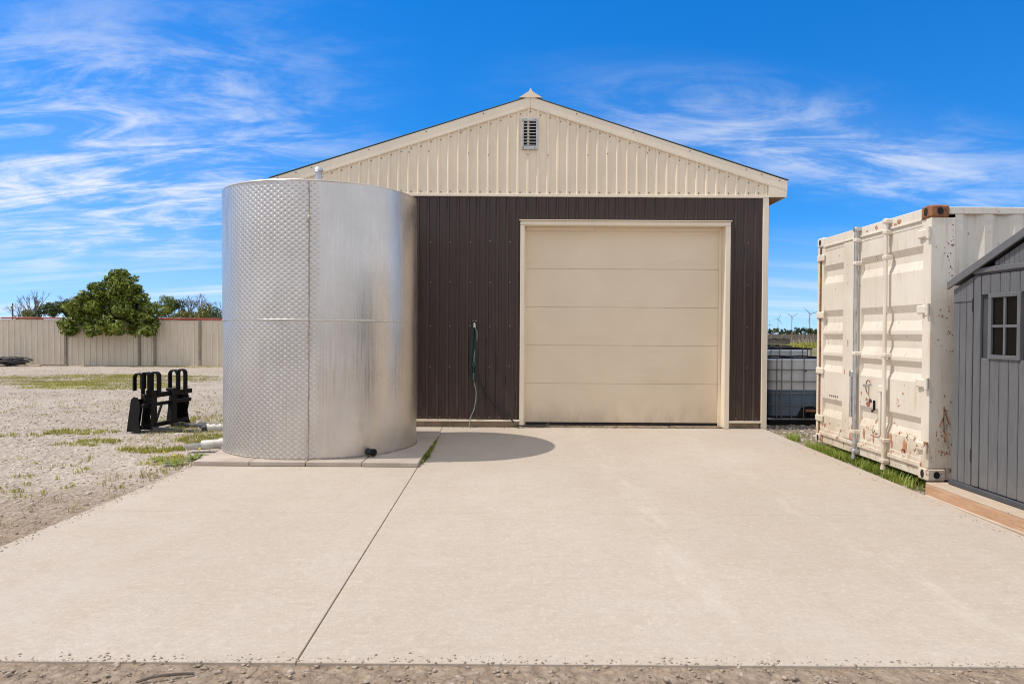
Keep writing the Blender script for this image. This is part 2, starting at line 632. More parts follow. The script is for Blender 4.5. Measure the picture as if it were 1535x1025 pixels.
def m_container():
    k = Nodes('container_paint')
    c = k.mix(k.ramp(k.noise(1.4, 5), 0.3, 0.7), (0.69, 0.63, 0.535), (0.77, 0.715, 0.625))
    c = k.mix(k.ramp(k.noise(2.2, 6, 0.65, (1, 1, 0.35)), 0.52, 0.80, 0, 0.5), c, (0.50, 0.40, 0.26))
    s = k.sep()
    low = k.ramp(s[2], 1.1, 0.12, 0.0, 0.085)
    chip = k.math('ADD', k.noise(11, 7, 0.72), low)
    c = k.mix(k.ramp(k.noise(9, 7, 0.72, (2.5, 2.5, 0.18), loc=(2, 1, 4)), 0.52, 0.72, 0, 0.55), c, (0.50, 0.36, 0.22))
    c = k.mix(k.math('MULTIPLY', k.ramp(s[2], 0.9, 0.1), k.ramp(k.noise(5, 6, 0.7), 0.32, 0.66, 0, 0.62)), c, (0.50, 0.375, 0.25))
    rust = k.mix(k.noise(40, 3), (0.22, 0.075, 0.03), (0.40, 0.17, 0.08))
    ch = k.ramp(chip, 0.668, 0.685)
    c = k.mix(ch, c, rust)
    sp = k.voronoi(7.0)
    spn = k.ramp(k.noise(2.3, 3), 0.45, 0.6)
    dot = k.math('MULTIPLY', k.ramp(sp, 0.075, 0.045), spn)
    c = k.mix(dot, c, (0.11, 0.06, 0.04))
    k.set('Base Color', c)
    k.set('Roughness', k.ramp(ch, 0, 1, 0.5, 0.9))
    k.bump(k.noise(18, 4, 0.6), 0.15, 0.006)
    return k.m


def m_rust(name='rusty_steel', a=(0.13, 0.055, 0.03), b=(0.36, 0.15, 0.07)):
    k = Nodes(name)
    c = k.mix(k.ramp(k.noise(16, 6, 0.7), 0.3, 0.7), a, b)
    c = k.mix(k.ramp(k.noise(34, 5, 0.7), 0.55, 0.75, 0, 0.6), c, (0.42, 0.33, 0.25))
    k.set('Base Color', c)
    k.set('Roughness', 0.9)
    k.bump(k.noise(60, 4, 0.7), 0.6, 0.006)
    return k.m


def m_shed():
    k = Nodes('grey_resin_board')
    gr = k.noise(11, 6, 0.68, (3, 3, 0.22), dist=1.4)
    base = k.mix(k.random(), (0.100, 0.104, 0.116), (0.132, 0.136, 0.149))
    c = k.mix(k.ramp(gr, 0.35, 0.7, 0, 0.65), base, (0.165, 0.166, 0.170))
    c = k.mix(k.ramp(k.noise(1.5, 4), 0.45, 0.8, 0, 0.3), c, (0.20, 0.195, 0.19))
    zz = k.sep()
    c = k.mix(k.math('MULTIPLY', k.ramp(zz[2], 0.6, 0.1), k.ramp(k.noise(7, 6, 0.7), 0.35, 0.7, 0, 0.35)), c, (0.26, 0.225, 0.185))
    k.set('Base Color', c)
    k.set('Roughness', 0.62)
    k.bump(gr, 0.35, 0.004)
    return k.m


def m_lumber(name, a, b, stretch=(5, 0.5, 5)):
    k = Nodes(name)
    gr = k.noise(7, 6, 0.65, stretch, dist=0.8)
    c = k.mix(k.ramp(gr, 0.3, 0.7), a, b)
    c = k.mix(k.math('MULTIPLY', k.random(), 0.3), c, tuple(x * 0.7 for x in a))
    k.set('Base Color', c)
    k.set('Roughness', 0.85)
    k.bump(gr, 0.3, 0.004)
    return k.m


def m_leaf(name, dark, light, thin=0.25):
    k = Nodes(name)
    c = k.mix(k.random(), dark, light)
    c = k.mix(k.ramp(k.noise(1.1, 3), 0.4, 0.7, 0, 0.5), c, tuple(x * 1.25 for x in light))
    k.set('Base Color', c)
    k.set('Roughness', 0.45)
    k.set('Specular IOR Level', 0.35)
    tr = k.n.new('ShaderNodeBsdfTranslucent')
    k.l.new(c, tr.inputs[0])
    mx = k.n.new('ShaderNodeMixShader')
    mx.inputs[0].default_value = thin
    k.l.new(k.b.outputs[0], mx.inputs[1])
    k.l.new(tr.outputs[0], mx.inputs[2])
    k.l.new(mx.outputs[0], k.n['Material Output'].inputs[0])
    return k.m


def m_glass(name, col, rough=0.03):
    k = Nodes(name)
    k.set('Base Color', col)
    k.set('Roughness', rough)
    k.set('Specular IOR Level', 0.10)
    return k.m


def m_stone():
    k = Nodes('loose_stone')
    s = k.sep()
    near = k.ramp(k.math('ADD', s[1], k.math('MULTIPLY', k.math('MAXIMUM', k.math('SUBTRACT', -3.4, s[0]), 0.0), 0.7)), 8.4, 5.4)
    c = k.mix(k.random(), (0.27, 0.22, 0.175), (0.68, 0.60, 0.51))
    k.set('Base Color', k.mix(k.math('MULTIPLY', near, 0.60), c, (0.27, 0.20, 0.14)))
    k.set('Roughness', 0.9)
    return k.m


# tank position and size
TX, TY, TR = -2.38, 8.85, 1.167
T0, T1 = 0.052, 3.105

M = {}
M['concrete'] = m_concrete()
M['slab'] = m_slab()
M['ground'] = m_ground()
M['cream'] = m_steel_paint('cream_steel', (0.82, 0.70, 0.535), 0.40, (0.42, 0.33, 0.22), 0.22)
M['cream_trim'] = m_steel_paint('cream_trim_steel', (0.84, 0.735, 0.58), 0.42, (0.45, 0.36, 0.25), 0.25)
M['brown'] = m_brown()
M['door'] = m_door()
M['tank'] = m_tank()
M['steel'] = simple('bare_steel', (0.62, 0.60, 0.57), 0.33, 1.0, 0.12, 5)
M['weld'] = simple('weld_bead', (0.40, 0.36, 0.31), 0.5, 1.0, 0.3, 40, 0.5, 120)
M['container'] = m_container()
M['rust'] = m_rust()
M['rust_flake'] = m_rust('flaking_rust', (0.36, 0.15, 0.08), (0.55, 0.27, 0.16))
M['galv'] = simple('galvanised_steel', (0.52, 0.53, 0.55), 0.42, 0.85, 0.15, 9)
M['shed'] = m_shed()
M['shed_dark'] = simple('dark_grey_resin', (0.065, 0.069, 0.08), 0.6, 0, 0.15, 5, 0.2, 60)
M['lumber'] = m_lumber('sawn_lumber', (0.44, 0.255, 0.15), (0.60, 0.39, 0.25))
M['ply'] = m_lumber('plywood_deck', (0.46, 0.36, 0.27), (0.58, 0.47, 0.36))
M['grey_wood'] = m_lumber('weathered_wood', (0.20, 0.165, 0.13), (0.38, 0.32, 0.26), (0.5, 5, 5))
M['black'] = simple('black_paint', (0.008, 0.007, 0.007), 0.55, 0, 0.35, 9, 0.15, 50, spec=0.25)
M['black_rubber'] = simple('black_rubber', (0.018, 0.018, 0.02), 0.55, 0, 0.3, 9)
M['dark'] = simple('dark_void', (0.012, 0.011, 0.010), 0.9)
M['tine'] = simple('worn_dark_steel', (0.085, 0.075, 0.065), 0.5, 0.6, 0.35, 14)
M['roof'] = simple('green_grey_roof_steel', (0.10, 0.135, 0.13), 0.45, 0.2, 0.15, 2)
M['soffit'] = m_lumber('soffit_wood', (0.30, 0.18, 0.10), (0.42, 0.27, 0.16))
M['vent'] = simple('vent_metal', (0.50, 0.50, 0.49), 0.5, 0.3, 0.12, 9)
M['screw'] = simple('screw_metal', (0.27, 0.22, 0.18), 0.5, 0.5, 0.2, 9)
M['screw_pale'] = simple('screw_pale', (0.33, 0.27, 0.20), 0.5, 0.3, 0.2, 9)
M['found'] = simple('foundation_concrete', (0.24, 0.18, 0.125), 0.95, 0, 0.3, 7, 0.5, 50)
M['pvc'] = simple('white_pvc', (0.50, 0.48, 0.44), 0.45, 0, 0.22, 9)
M['fence'] = m_steel_paint('fence_steel', (0.66, 0.575, 0.455), 0.5, (0.30, 0.245, 0.18), 0.5)
M['fence_post'] = simple('fence_post_steel', (0.27, 0.235, 0.185), 0.7, 0, 0.2, 5)
M['red'] = simple('red_rail_paint', (0.36, 0.045, 0.030), 0.5, 0, 0.25, 3)
M['leaf'] = m_leaf('glossy_leaf', (0.024, 0.050, 0.007), (0.26, 0.31, 0.045))
M['leaf_dark'] = m_leaf('evergreen_leaf', (0.022, 0.042, 0.012), (0.09, 0.115, 0.028))
M['leaf_olive'] = m_leaf('olive_leaf', (0.07, 0.085, 0.014), (0.22, 0.21, 0.045))
M['bark'] = simple('bark', (0.115, 0.09, 0.07), 0.9, 0, 0.3, 12, 0.5, 40)
M['twig'] = simple('bare_twig', (0.17, 0.14, 0.125), 0.9, 0, 0.25, 6)
M['grass'] = m_leaf('grass_blade', (0.20, 0.205, 0.028), (0.46, 0.44, 0.10), 0.3)
M['lush'] = m_leaf('lush_grass_blade', (0.16, 0.23, 0.03), (0.40, 0.47, 0.10), 0.4)
M['dry'] = m_leaf('dry_grass_blade', (0.26, 0.22, 0.085), (0.42, 0.36, 0.17), 0.2)
M['yellow'] = simple('dandelion_yellow', (0.75, 0.55, 0.02), 0.6)
M['hose'] = simple('green_hose', (0.012, 0.030, 0.026), 0.4, 0, 0.3, 12)
M['hose_pale'] = simple('pale_green_hose', (0.20, 0.25, 0.20), 0.45, 0, 0.2, 12)
M['stone'] = m_stone()
M['turbine'] = simple('turbine_grey', (0.30, 0.34, 0.37), 0.6, 0, 0.05, 1)
M['ibc_white'] = simple('white_polyethylene', (0.68, 0.68, 0.65), 0.35, 0, 0.08, 3)
M['ibc_blue'] = simple('blue_liquid_behind_plastic', (0.125, 0.175, 0.235), 0.3, 0, 0.15, 3)
M['cage'] = simple('dull_cage_steel', (0.20, 0.20, 0.19), 0.55, 0.4, 0.2, 9)
M['pane'] = m_glass('dark_window_pane', (0.006, 0.006, 0.006), 0.05)
M['hinge'] = simple('black_hinge', (0.010, 0.010, 0.011), 0.5)
M['ink'] = simple('faded_ink', (0.06, 0.05, 0.045), 0.8)
M['sticker'] = simple('faded_red_sticker', (0.35, 0.12, 0.08), 0.6)

# ------------------------------------------------------------------ ground
GZ = -0.022


def ground_h(x, y):
    h = (0.018 * np.sin(x * 1.7 + 0.6 * y) * np.cos(y * 1.3 - 0.4 * x) + 0.012 * np.sin(3.1 * x + 2.2) * np.sin(2.7 * y)
         + 0.008 * np.sin(7.3 * x + 1.1 * y) * np.cos(6.1 * y))
    damp = np.clip(1 - np.abs(x) / 40, 0, 1) * np.clip(1 - np.abs(y - 10) / 40, 0, 1)
    out = np.maximum(np.maximum(-3.45 - x, x - 4.0), np.maximum(3.06 - y, y - 12.5))
    edge = np.clip(out / 1.2, 0, 1)
    lip = np.clip(1 - np.abs(y - 2.95) / 0.5, 0, 1) * (np.abs(x) < 4.5)
    fine = 0.006 * np.sin(23 * x + 3 * np.sin(5 * x)) * np.sin(31 * y + 4 * np.sin(3 * x)) + 0.004 * np.sin(11 * x + 17 * y)
    return GZ + h * damp * edge * 0.9 - 0.012 * edge * damp * (1 - lip) + lip * (0.014 + fine * (y < 3.07))


def make_ground():
    def axis(lo, hi, step, far):
        a = np.arange(lo, hi + 1e-6, step)
        g = step * 1.0
        up, dn = [hi], [lo]
        s = step
        while up[-1] < far:
            s *= 1.22
            up.append(up[-1] + s)
        s = step
        while dn[-1] > -far:
            s *= 1.22
            dn.append(dn[-1] - s)
        return np.array(sorted(dn[1:]) + list(a) + up[1:])
    xs = axis(-22, 8, 0.16, 14000)
    ys = axis(0, 31, 0.16, 14000)
    X, Y = np.meshgrid(xs, ys)
    V = np.stack([X, Y, ground_h(X, Y)], -1).reshape(-1, 3)
    nx, ny = len(xs), len(ys)
    i = np.arange((ny - 1) * (nx - 1))
    r, c = i // (nx - 1), i % (nx - 1)
    a = r * nx + c
    F = np.stack([a, a + 1, a + nx + 1, a + nx], -1)
    me = raw_mesh('ground', V, F)
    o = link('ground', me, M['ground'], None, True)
    tag(o, 'pale gravel yard with bare dirt running out to the fields', kind='structure')
    return o


make_ground()

# concrete pad: four cast slabs with a real joint between them
pad = thing('concrete_pad', 'wide pale concrete apron in front of the garage door', None, (0, 7, 0), kind='structure')


def pad_right(y):
    return 3.685 + (y - 3.08) * 0.0255


def pad_joint(y):
    return -0.945 - (y - 3.08) * 0.0145


YJ = 5.66
for (xa, xb) in ((lambda y: -3.43, lambda y: pad_joint(y) - 0.0035), (lambda y: pad_joint(y) + 0.0035, pad_right)):
    for (y0, y1) in ((3.085, YJ - 0.002), (YJ + 0.002, 10.80)):
        b = 0.003
        bot = [(xa(y0), y0), (xb(y0), y0), (xb(y1), y1), (xa(y1), y1)]
        top = [(xa(y0) + b, y0 + b), (xb(y0) - b, y0 + b), (xb(y1) - b, y1 - b), (xa(y1) + b, y1 - b)]
        v = [(*p, -0.14) for p in bot] + [(*p, -b) for p in bot] + [(*p, 0.0) for p in top]
        f = [(0, 1, 2, 3), (8, 9, 10, 11)]
        for k in range(4):
            q = (k + 1) % 4
            f += [(k, q, 4 + q, 4 + k), (4 + k, 4 + q, 8 + q, 8 + k)]
        MB().add(v, f).build('concrete_slab', M['concrete'], pad)
# dark soil in the joints
MB().box(-1.10, -0.90, 3.1, 10.79, -0.13, -0.014).build('joint_filler', M['found'], pad)
MB().box(-3.40, 3.60, YJ - 0.02, YJ + 0.02, -0.13, -0.004).build('joint_filler', M['found'], pad)

# ------------------------------------------------------------------ garage building
BX0, BX1, BY = -3.40, 3.92, 10.84           # wall faces
RIDGE_X, RIDGE_Z = 0.26, 5.07               # top of roof at the front
RX0, RX1, EAVE_Z = -3.72, 4.20, 3.815
SL = (RIDGE_Z - EAVE_Z) / (RX1 - RIDGE_X)
GB = 3.55                                   # bottom of the cream gable
PITCH = 0.1524
house = thing('garage_building', 'brown and cream steel clad garage with one wide overhead door', 'garage', (0.26, BY, 0))


def roof_z(x):
    return RIDGE_Z - abs(x - RIDGE_X) * SL


# dark core just behind the cladding, with the door opening left free
DX0, DX1, DZ = 0.185, 3.265, 3.105           # clear opening
core = MB()
yc0, yc1 = BY + 0.03, BY + 0.22
core.box(BX0 + 0.02, DX0 - 0.01, yc0, yc1, 0.09, 3.56)
core.box(DX1 + 0.01, BX1 - 0.02, yc0, yc1, 0.09, 3.56)
core.box(DX0 - 0.01, DX1 + 0.01, yc0, yc1, DZ + 0.01, 3.56)
core.prism([(BX0 + 0.02, 3.56), (BX1 - 0.02, 3.56), (BX1 - 0.02, roof_z(BX1) - 0.1), (RIDGE_X, RIDGE_Z - 0.1), (BX0 + 0.02, roof_z(BX0) - 0.1)], 1, yc0, yc1)
core.build('wall_core', M['dark'], house)
MB().box(BX0 + 0.03, BX1 - 0.03, BY + 0.36, BY + 13.5, 0, 3.5).build('wall_back', M['brown'], house)
# foundation edge under the cladding
MB().box(BX0 + 0.02, DX0 - 0.07, BY - 0.015, BY + 0.2, -0.1, 0.085).build('foundation', M['found'], house)
MB().box(DX1 + 0.075, BX1 - 0.1, BY - 0.005, BY + 0.2, -0.1, 0.085).build('foundation', M['found'], house)
MB().box(DX0 - 0.06, DX1 + 0.06, BY - 0.03, BY + 0.34, -0.1, 0.012).build('door_sill', M['found'], house)


def rib_profile(x0, x1, phase):
    """points (x, proud) along a ribbed sheet"""
    pts = [(x0, 0.0)]
    k = math.floor((x0 - phase) / PITCH) - 1
    while True:
        c = phase + k * PITCH
        if c - 0.03 > x1:
            break
        for dx, h in ((-0.027, 0), (-0.010, 0.019), (0.011, 0.019), (0.021, 0), (0.058, 0), (0.062, 0.0022), (0.071, 0.0022), (0.075, 0),
                      (0.099, 0), (0.103, 0.0022), (0.112, 0.0022), (0.116, 0)):
            if x0 + 0.002 < c + dx < x1 - 0.002:
                pts.append((c + dx, h))
        k += 1
    pts.append((x1, 0.0))
    return pts


def sheet(name, x0, x1, zb, zt, y, phase, mat, parent, jitter=0.0):
    zb_ = zb if callable(zb) else (lambda x: zb)
    zt_ = zt if callable(zt) else (lambda x: zt)
    m = MB()
    P = rib_profile(x0, x1, phase)
    v, f = [], []
    for x, h in P:
        v += [(x, y - h - jitter, zb_(x)), (x, y - h - jitter, zt_(x)), (x, y - h - jitter + 0.0012, zb_(x)), (x, y - h - jitter + 0.0012, zt_(x))]
    for i in range(len(P) - 1):
        a, b = 4 * i, 4 * (i + 1)
        f += [(a, b, b + 1, a + 1), (a + 2, a + 3, b + 3, b + 2), (a, a + 2, b + 2, b), (a + 1, b + 1, b + 3, a + 3)]
    return m.add(v, f).build(name, mat, parent, fix=False)


PH = RIDGE_X - 0.03


def run_sheets(name, xa, xb, zb, zt, y, mat, width=0.9144, origin=None):
    x = xa if origin is None else origin
    i = 0
    while x < xb - 1e-4:
        a, b = max(x, xa), min(x + width, xb)
        if b - a > 0.01:
            sheet(name, a, b, zb, zt, y, PH, mat, house, (i % 2) * 0.0015)
        x += width
        i += 1


ORG = PH - 0.03 - 4 * 0.9144
TR0, TR1, TRZ = DX0 - 0.065, DX1 + 0.08, DZ + 0.065     # outer edge of the door trim
run_sheets('siding_sheet', BX0 + 0.02, TR0 - 0.004, 0.115, GB - 0.012, BY, M['brown'], origin=ORG)
run_sheets('siding_sheet', TR0 - 0.004, TR1 + 0.004, TRZ + 0.01, GB - 0.012, BY, M['brown'], origin=ORG)
run_sheets('siding_sheet', TR1 + 0.004, BX1 - 0.085, 0.115, GB - 0.012, BY, M['brown'], origin=ORG)
run_sheets('gable_sheet', BX0 + 0.01, BX1 - 0.004, GB + 0.03, lambda x: roof_z(x) - 0.15, BY - 0.004, M['cream'], origin=ORG)
# drip trim between brown and cream, base trim, corner posts
MB().box(BX0, BX1, BY - 0.032, BY + 0.01, GB - 0.012, GB + 0.030, 0.004).build('band_trim', M['cream_trim'], house)
MB().box(BX0, DX0 - 0.068, BY - 0.034, BY + 0.01, 0.085, 0.115, 0.004).build('base_trim', M['cream_trim'], house)
MB().box(DX1 + 0.083, BX1 - 0.084, BY - 0.034, BY + 0.01, 0.085, 0.115, 0.004).build('base_trim', M['cream_trim'], house)
MB().box(BX1 - 0.082, BX1 + 0.008, BY - 0.026, BY + 0.10, -0.02, GB - 0.014, 0.006).build('corner_trim', M['cream_trim'], house)
MB().box(BX0 - 0.008, BX0 + 0.082, BY - 0.026, BY + 0.10, -0.02, GB - 0.014, 0.006).build('corner_trim', M['cream_trim'], house)
# side walls with ribs (seen only from other positions)


def side_sheet(x, sgn):
    v, f = [], []
    y = BY + 0.1
    pts = []
    while y < BY + 13.5:
        pts += [(y, 0), (y + 0.05, 0), (y + 0.06, 0.016), (y + 0.085, 0.016), (y + 0.095, 0)]
        y += PITCH * 1.5
    for yy, h in pts:
        v += [(x + sgn * h, yy, 0.1), (x + sgn * h, yy, 3.70)]
    for i in range(len(pts) - 1):
        f.append((2 * i, 2 * i + 2, 2 * i + 3, 2 * i + 1))
    MB().add(v, f).build('side_wall_sheet', M['brown'], house, fix=False)


side_sheet(BX1 - 0.012, 1)
side_sheet(BX0 + 0.012, -1)

# roof: two pitched sheets with thickness and standing ribs, rake trim, eave boxes, ridge cap
YF, YB = BY - 0.036, BY + 13.6
for sx, xe in ((-1, RX0), (1, RX1)):
    ez = roof_z(xe)
    MB().prism([(RIDGE_X, RIDGE_Z + 0.006), (xe + sx * 0.02, ez + 0.003), (xe + sx * 0.02, ez - 0.007), (RIDGE_X, RIDGE_Z - 0.006)], 1, YF - 0.008, YB).build('roof_sheet', M['roof'], house)
    # rake board: follows the slope
    d = 0.152
    poly = [(RIDGE_X + sx * 0.001, RIDGE_Z - 0.012), (xe, ez - 0.014), (xe, ez - d - 0.012), (RIDGE_X + sx * 0.001, RIDGE_Z - d - 0.012)]
    rk = MB().prism(poly, 1, YF, YF + 0.027).build('rake_board', M['cream_trim'], house)
    # lower lip of the rake flashing
    poly = [(RIDGE_X + sx * 0.001, RIDGE_Z - d - 0.008), (xe - sx * 0.285, roof_z(xe - sx * 0.285) - d - 0.008),
            (xe - sx * 0.285, roof_z(xe - sx * 0.285) - d - 0.026), (RIDGE_X + sx * 0.001, RIDGE_Z - d - 0.026)]
    MB().prism(poly, 1, YF + 0.003, YF + 0.05).build('rake_lip', M['cream_trim'], rk)
    # eave return box and soffit
    xin = xe - sx * 0.285
    bz = ez - 0.262
    MB().prism([(xin, roof_z(xin) - 0.166), (xe - sx * 0.003, ez - 0.166), (xe - sx * 0.012, bz), (xin, bz)], 1, YF + 0.002, YF + 0.03).build('eave_return', M['cream_trim'], house)
    MB().box(min(xe, xe - sx * 0.02), max(xe, xe - sx * 0.02), YF + 0.03, YB, bz, ez - 0.014).build('eave_fascia', M['cream_trim'], house)
    MB().box(min(xin, xe - sx * 0.022), max(xin, xe - sx * 0.022), YF + 0.032, YB, bz + 0.004, bz + 0.018).build('soffit', M['soffit'], house)
# ridge cap with little pointed end
cap = MB()
cap.add([(RIDGE_X - 0.175, YF - 0.025, RIDGE_Z - 0.03), (RIDGE_X + 0.175, YF - 0.025, RIDGE_Z - 0.03), (RIDGE_X + 0.03, YF - 0.025, RIDGE_Z + 0.06), (RIDGE_X, YF - 0.025, RIDGE_Z + 0.115), (RIDGE_X - 0.03, YF - 0.025, RIDGE_Z + 0.06),
         (RIDGE_X - 0.175, YB, RIDGE_Z - 0.03), (RIDGE_X + 0.175, YB, RIDGE_Z - 0.03), (RIDGE_X + 0.03, YB, RIDGE_Z + 0.06), (RIDGE_X, YB, RIDGE_Z + 0.075), (RIDGE_X - 0.03, YB, RIDGE_Z + 0.06)],
        [(0, 1, 2, 3, 4), (5, 6, 7, 8, 9), (0, 1, 6, 5), (1, 2, 7, 6), (2, 3, 8, 7), (3, 4, 9, 8), (4, 0, 5, 9)])
cap.build('ridge_cap', M['cream_trim'], house)

# overhead door with frame
trim_y0, rec = BY - 0.034, 0.185
fr = thing_frame = MB()
MB().box(TR0, DX0, trim_y0, BY + rec, -0.01, DZ - 0.002, 0.006).build('door_jamb', M['cream_trim'], house)
MB().box(DX1, TR1, trim_y0, BY + rec, -0.02, DZ - 0.002, 0.006).build('door_jamb', M['cream_trim'], house)
MB().box(TR0 - 0.001, TR1 + 0.001, trim_y0 + 0.002, BY + rec, DZ, TRZ, 0.006).build('door_header', M['cream_trim'], house)
MB().box(TR0 - 0.02, TR1 + 0.015, trim_y0 - 0.022, BY + 0.01, TRZ + 0.002, TRZ + 0.014, 0.003).build('header_flashing', M['cream_trim'], house)
ws = BY + rec - 0.035
MB().box(DX0 + 0.001, DX0 + 0.03, ws, ws + 0.02, 0.012, DZ - 0.001, 0.004).build('weather_strip', M['cream'], house)
MB().box(DX1 - 0.042, DX1 - 0.001, ws, ws + 0.02, 0.012, DZ - 0.001, 0.004).build('weather_strip', M['cream'], house)
MB().box(DX0 + 0.031, DX1 - 0.043, ws + 0.001, ws + 0.02, DZ - 0.058, DZ - 0.001, 0.004).build('weather_strip', M['cream'], house)
od = MB().box(DX0 + 0.014, DX1 - 0.014, BY + rec - 0.004, BY + rec + 0.1, 0.06, DZ - 0.05).build('overhead_door', M['door'], house)
zb = [0.055, 0.665, 1.262, 1.858, 2.455, 3.07]
for i in range(5):
    y0 = BY + rec - 0.012
    MB().box(DX0 + 0.012, DX1 - 0.012, y0, y0 + 0.0075, zb[i] + 0.0025, zb[i + 1] - 0.0025, 0.005).build('door_panel', M['door'], od)
MB().box(DX0 + 0.012, DX1 - 0.012, BY + rec - 0.005, BY + rec + 0.04, 0.013, 0.05, 0.01).build('bottom_seal', M['black_rubber'], od)

# gable vent
vx0, vx1, vz0, vz1 = 0.125, 0.385, 4.255, 4.735
vent = MB()
vy = BY - 0.044
for a in ((vx0, vx0 + 0.036, vz0, vz1), (vx1 - 0.036, vx1, vz0, vz1), (vx0 + 0.0362, vx1 - 0.0362, vz0, vz0 + 0.05), (vx0 + 0.0362, vx1 - 0.0362, vz1 - 0.05, vz1)):
    vent.box(a[0], a[1], vy, BY - 0.001, a[2], a[3], 0.006)
vo = vent.build('gable_vent', M['vent'], house)
MB().box(vx0 + 0.03, vx1 - 0.03, BY - 0.012, BY - 0.002, vz0 + 0.03, vz1 - 0.03).build('vent_backing', M['dark'], vo)
nv = 8
for i in range(nv):
    z = vz0 + 0.055 + i * (vz1 - vz0 - 0.10) / nv
    MB().add([(vx0 + 0.037, vy + 0.002, z), (vx1 - 0.037, vy + 0.002, z), (vx1 - 0.037, BY - 0.013, z + 0.020), (vx0 + 0.037, BY - 0.013, z + 0.020),
              (vx0 + 0.037, vy + 0.002, z + 0.008), (vx1 - 0.037, vy + 0.002, z + 0.008), (vx1 - 0.037, BY - 0.013, z + 0.024), (vx0 + 0.037, BY - 0.013, z + 0.024)],
             [(0, 1, 2, 3), (4, 5, 6, 7), (0, 1, 5, 4), (1, 2, 6, 5), (2, 3, 7, 6), (3, 0, 4, 7)]).build('slat', M['vent'], vo)
for (x, z) in ((vx0 + 0.07, vz1 - 0.02), (vx1 - 0.05, vz1 - 0.025), (vx0 + 0.02, vz1 - 0.04), (vx0 + 0.02, vz0 + 0.03), (vx1 - 0.06, vz0 + 0.025)):
    MB().tube([(x, vy - 0.005, z), (x, vy + 0.002, z)], 0.009, 6).build('vent_screw', M['screw'], vo)


def screws(points, mat, name='screw'):
    m = MB()
    for x, y, z in points:
        m.tube([(x, y + 0.003, z), (x, y - 0.003, z)], 0.012, 6)
        m.tube([(x, y - 0.003, z), (x, y - 0.008, z)], 0.0065, 6)
    o = m.build(name, mat, house, fix=False)
    o['kind'] = 'stuff'
    return o


pb, pg = [], []
k = -30
while k < 40:
    x = PH + k * PITCH + 0.034 + random.uniform(-0.004, 0.004)
    if BX0 + 0.05 < x < BX1 - 0.12:
        pg.append((x, BY - 0.005, GB + 0.062 + random.uniform(-0.006, 0.006)))
        pg.append((x, BY - 0.005, roof_z(x) - 0.225 + random.uniform(-0.01, 0.01)))
        if k % 6 in (0, 2) and roof_z(x) > 4.45:
            pg.append((x - 0.034, BY - 0.022, 4.20 + random.uniform(-0.03, 0.03)))
        inside = TR0 - 0.02 < x < TR1 + 0.02
        if not inside:
            pb.append((x, BY - 0.001, 0.145))
            if k % 2 == 0:
                for z in (0.93, 1.55, 2.22, 2.85):
                    pb.append((x, BY - 0.001, z + random.uniform(-0.012, 0.012)))
    k += 1
screws(pb, M['screw'])
screws([p for p in pg if not (vx0 - 0.03 < p[0] < vx1 + 0.03 and vz0 - 0.05 < p[2] < vz1 + 0.05)], M['screw_pale'])
rk_pts = []
for sx, xe in ((-1, RX0), (1, RX1)):
    for t in (0.03, 0.10, 0.16, 0.38, 0.6, 0.82):
        x = xe + (RIDGE_X - xe) * t
        rk_pts.append((x, YF - 0.002, roof_z(x) - 0.045))
screws(rk_pts, M['screw_pale'], 'rake_screw')

# windblown bits along the foot of the wall and in front of the door sill
m = MB()
gl = random.Random(61)
for i in range(150):
    x = gl.uniform(-1.0, 3.7)
    y = BY - 0.02 - abs(gl.gauss(0.03, 0.035)) if not (DX0 < x < DX1) else BY + gl.uniform(-0.07, 0.14)
    y = min(y, 10.79) if not (DX0 < x < DX1) else y
    z = 0.001 if y < BY - 0.032 else 0.013
    a, l_, w = gl.uniform(0, 3.1), gl.uniform(0.008, 0.035), gl.uniform(0.003, 0.010)
    c, sn = math.cos(a), math.sin(a)
    m.add([(x - l_ * c, y - l_ * sn * .5, z), (x - w * sn, y + w * c, z + gl.uniform(.003, .014)), (x + l_ * c, y + l_ * sn * .5, z + 0.002), (x + w * sn, y - w * c, z + 0.003)], [(0, 1, 2, 3)])
o = m.build('leaf_litter', M['bark'], None, fix=False)
tag(o, 'dry leaf litter blown against the foot of the garage wall', 'litter', kind='stuff')

# ------------------------------------------------------------------ tap and hoses on the wall
tap = thing('hose_tap', 'small metal tap on the brown wall with a hose hanging from it', 'tap', (-0.575, BY, 1.55))
MB().tube([(-0.575, BY, 1.585), (-0.575, BY - 0.075, 1.585)], 0.017, 10).build('pipe', M['galv'], tap, True)
MB().tube([(-0.575, BY - 0.045, 1.59), (-0.575, BY - 0.045, 1.625)], 0.009, 8).build('stem', M['galv'], tap, True)
MB().tube([(-0.575, BY - 0.045, 1.625), (-0.575, BY - 0.045, 1.637)], 0.034, 12).build('handle', M['galv'], tap, True)
MB().tube([(-0.575, BY - 0.075, 1.60), (-0.573, BY - 0.088, 1.57), (-0.572, BY - 0.092, 1.53)], [0.019, 0.019, 0.022], 10).build('spout', M['galv'], tap, True)


def spline(pts, n=10):
    """Catmull-Rom through pts"""
    P = [Vector(p) for p in pts]
    P = [P[0]] + P + [P[-1]]
    out = []
    for i in range(1, len(P) - 2):
        for t in np.linspace(0, 1, n, endpoint=False):
            a, b, c, d = P[i - 1], P[i], P[i + 1], P[i + 2]
            out.append(0.5 * ((2 * b) + (c - a) * t + (2 * a - 5 * b + 4 * c - d) * t * t + (3 * b - a - 3 * c + d) * t ** 3))
    out.append(P[-2])
    return out


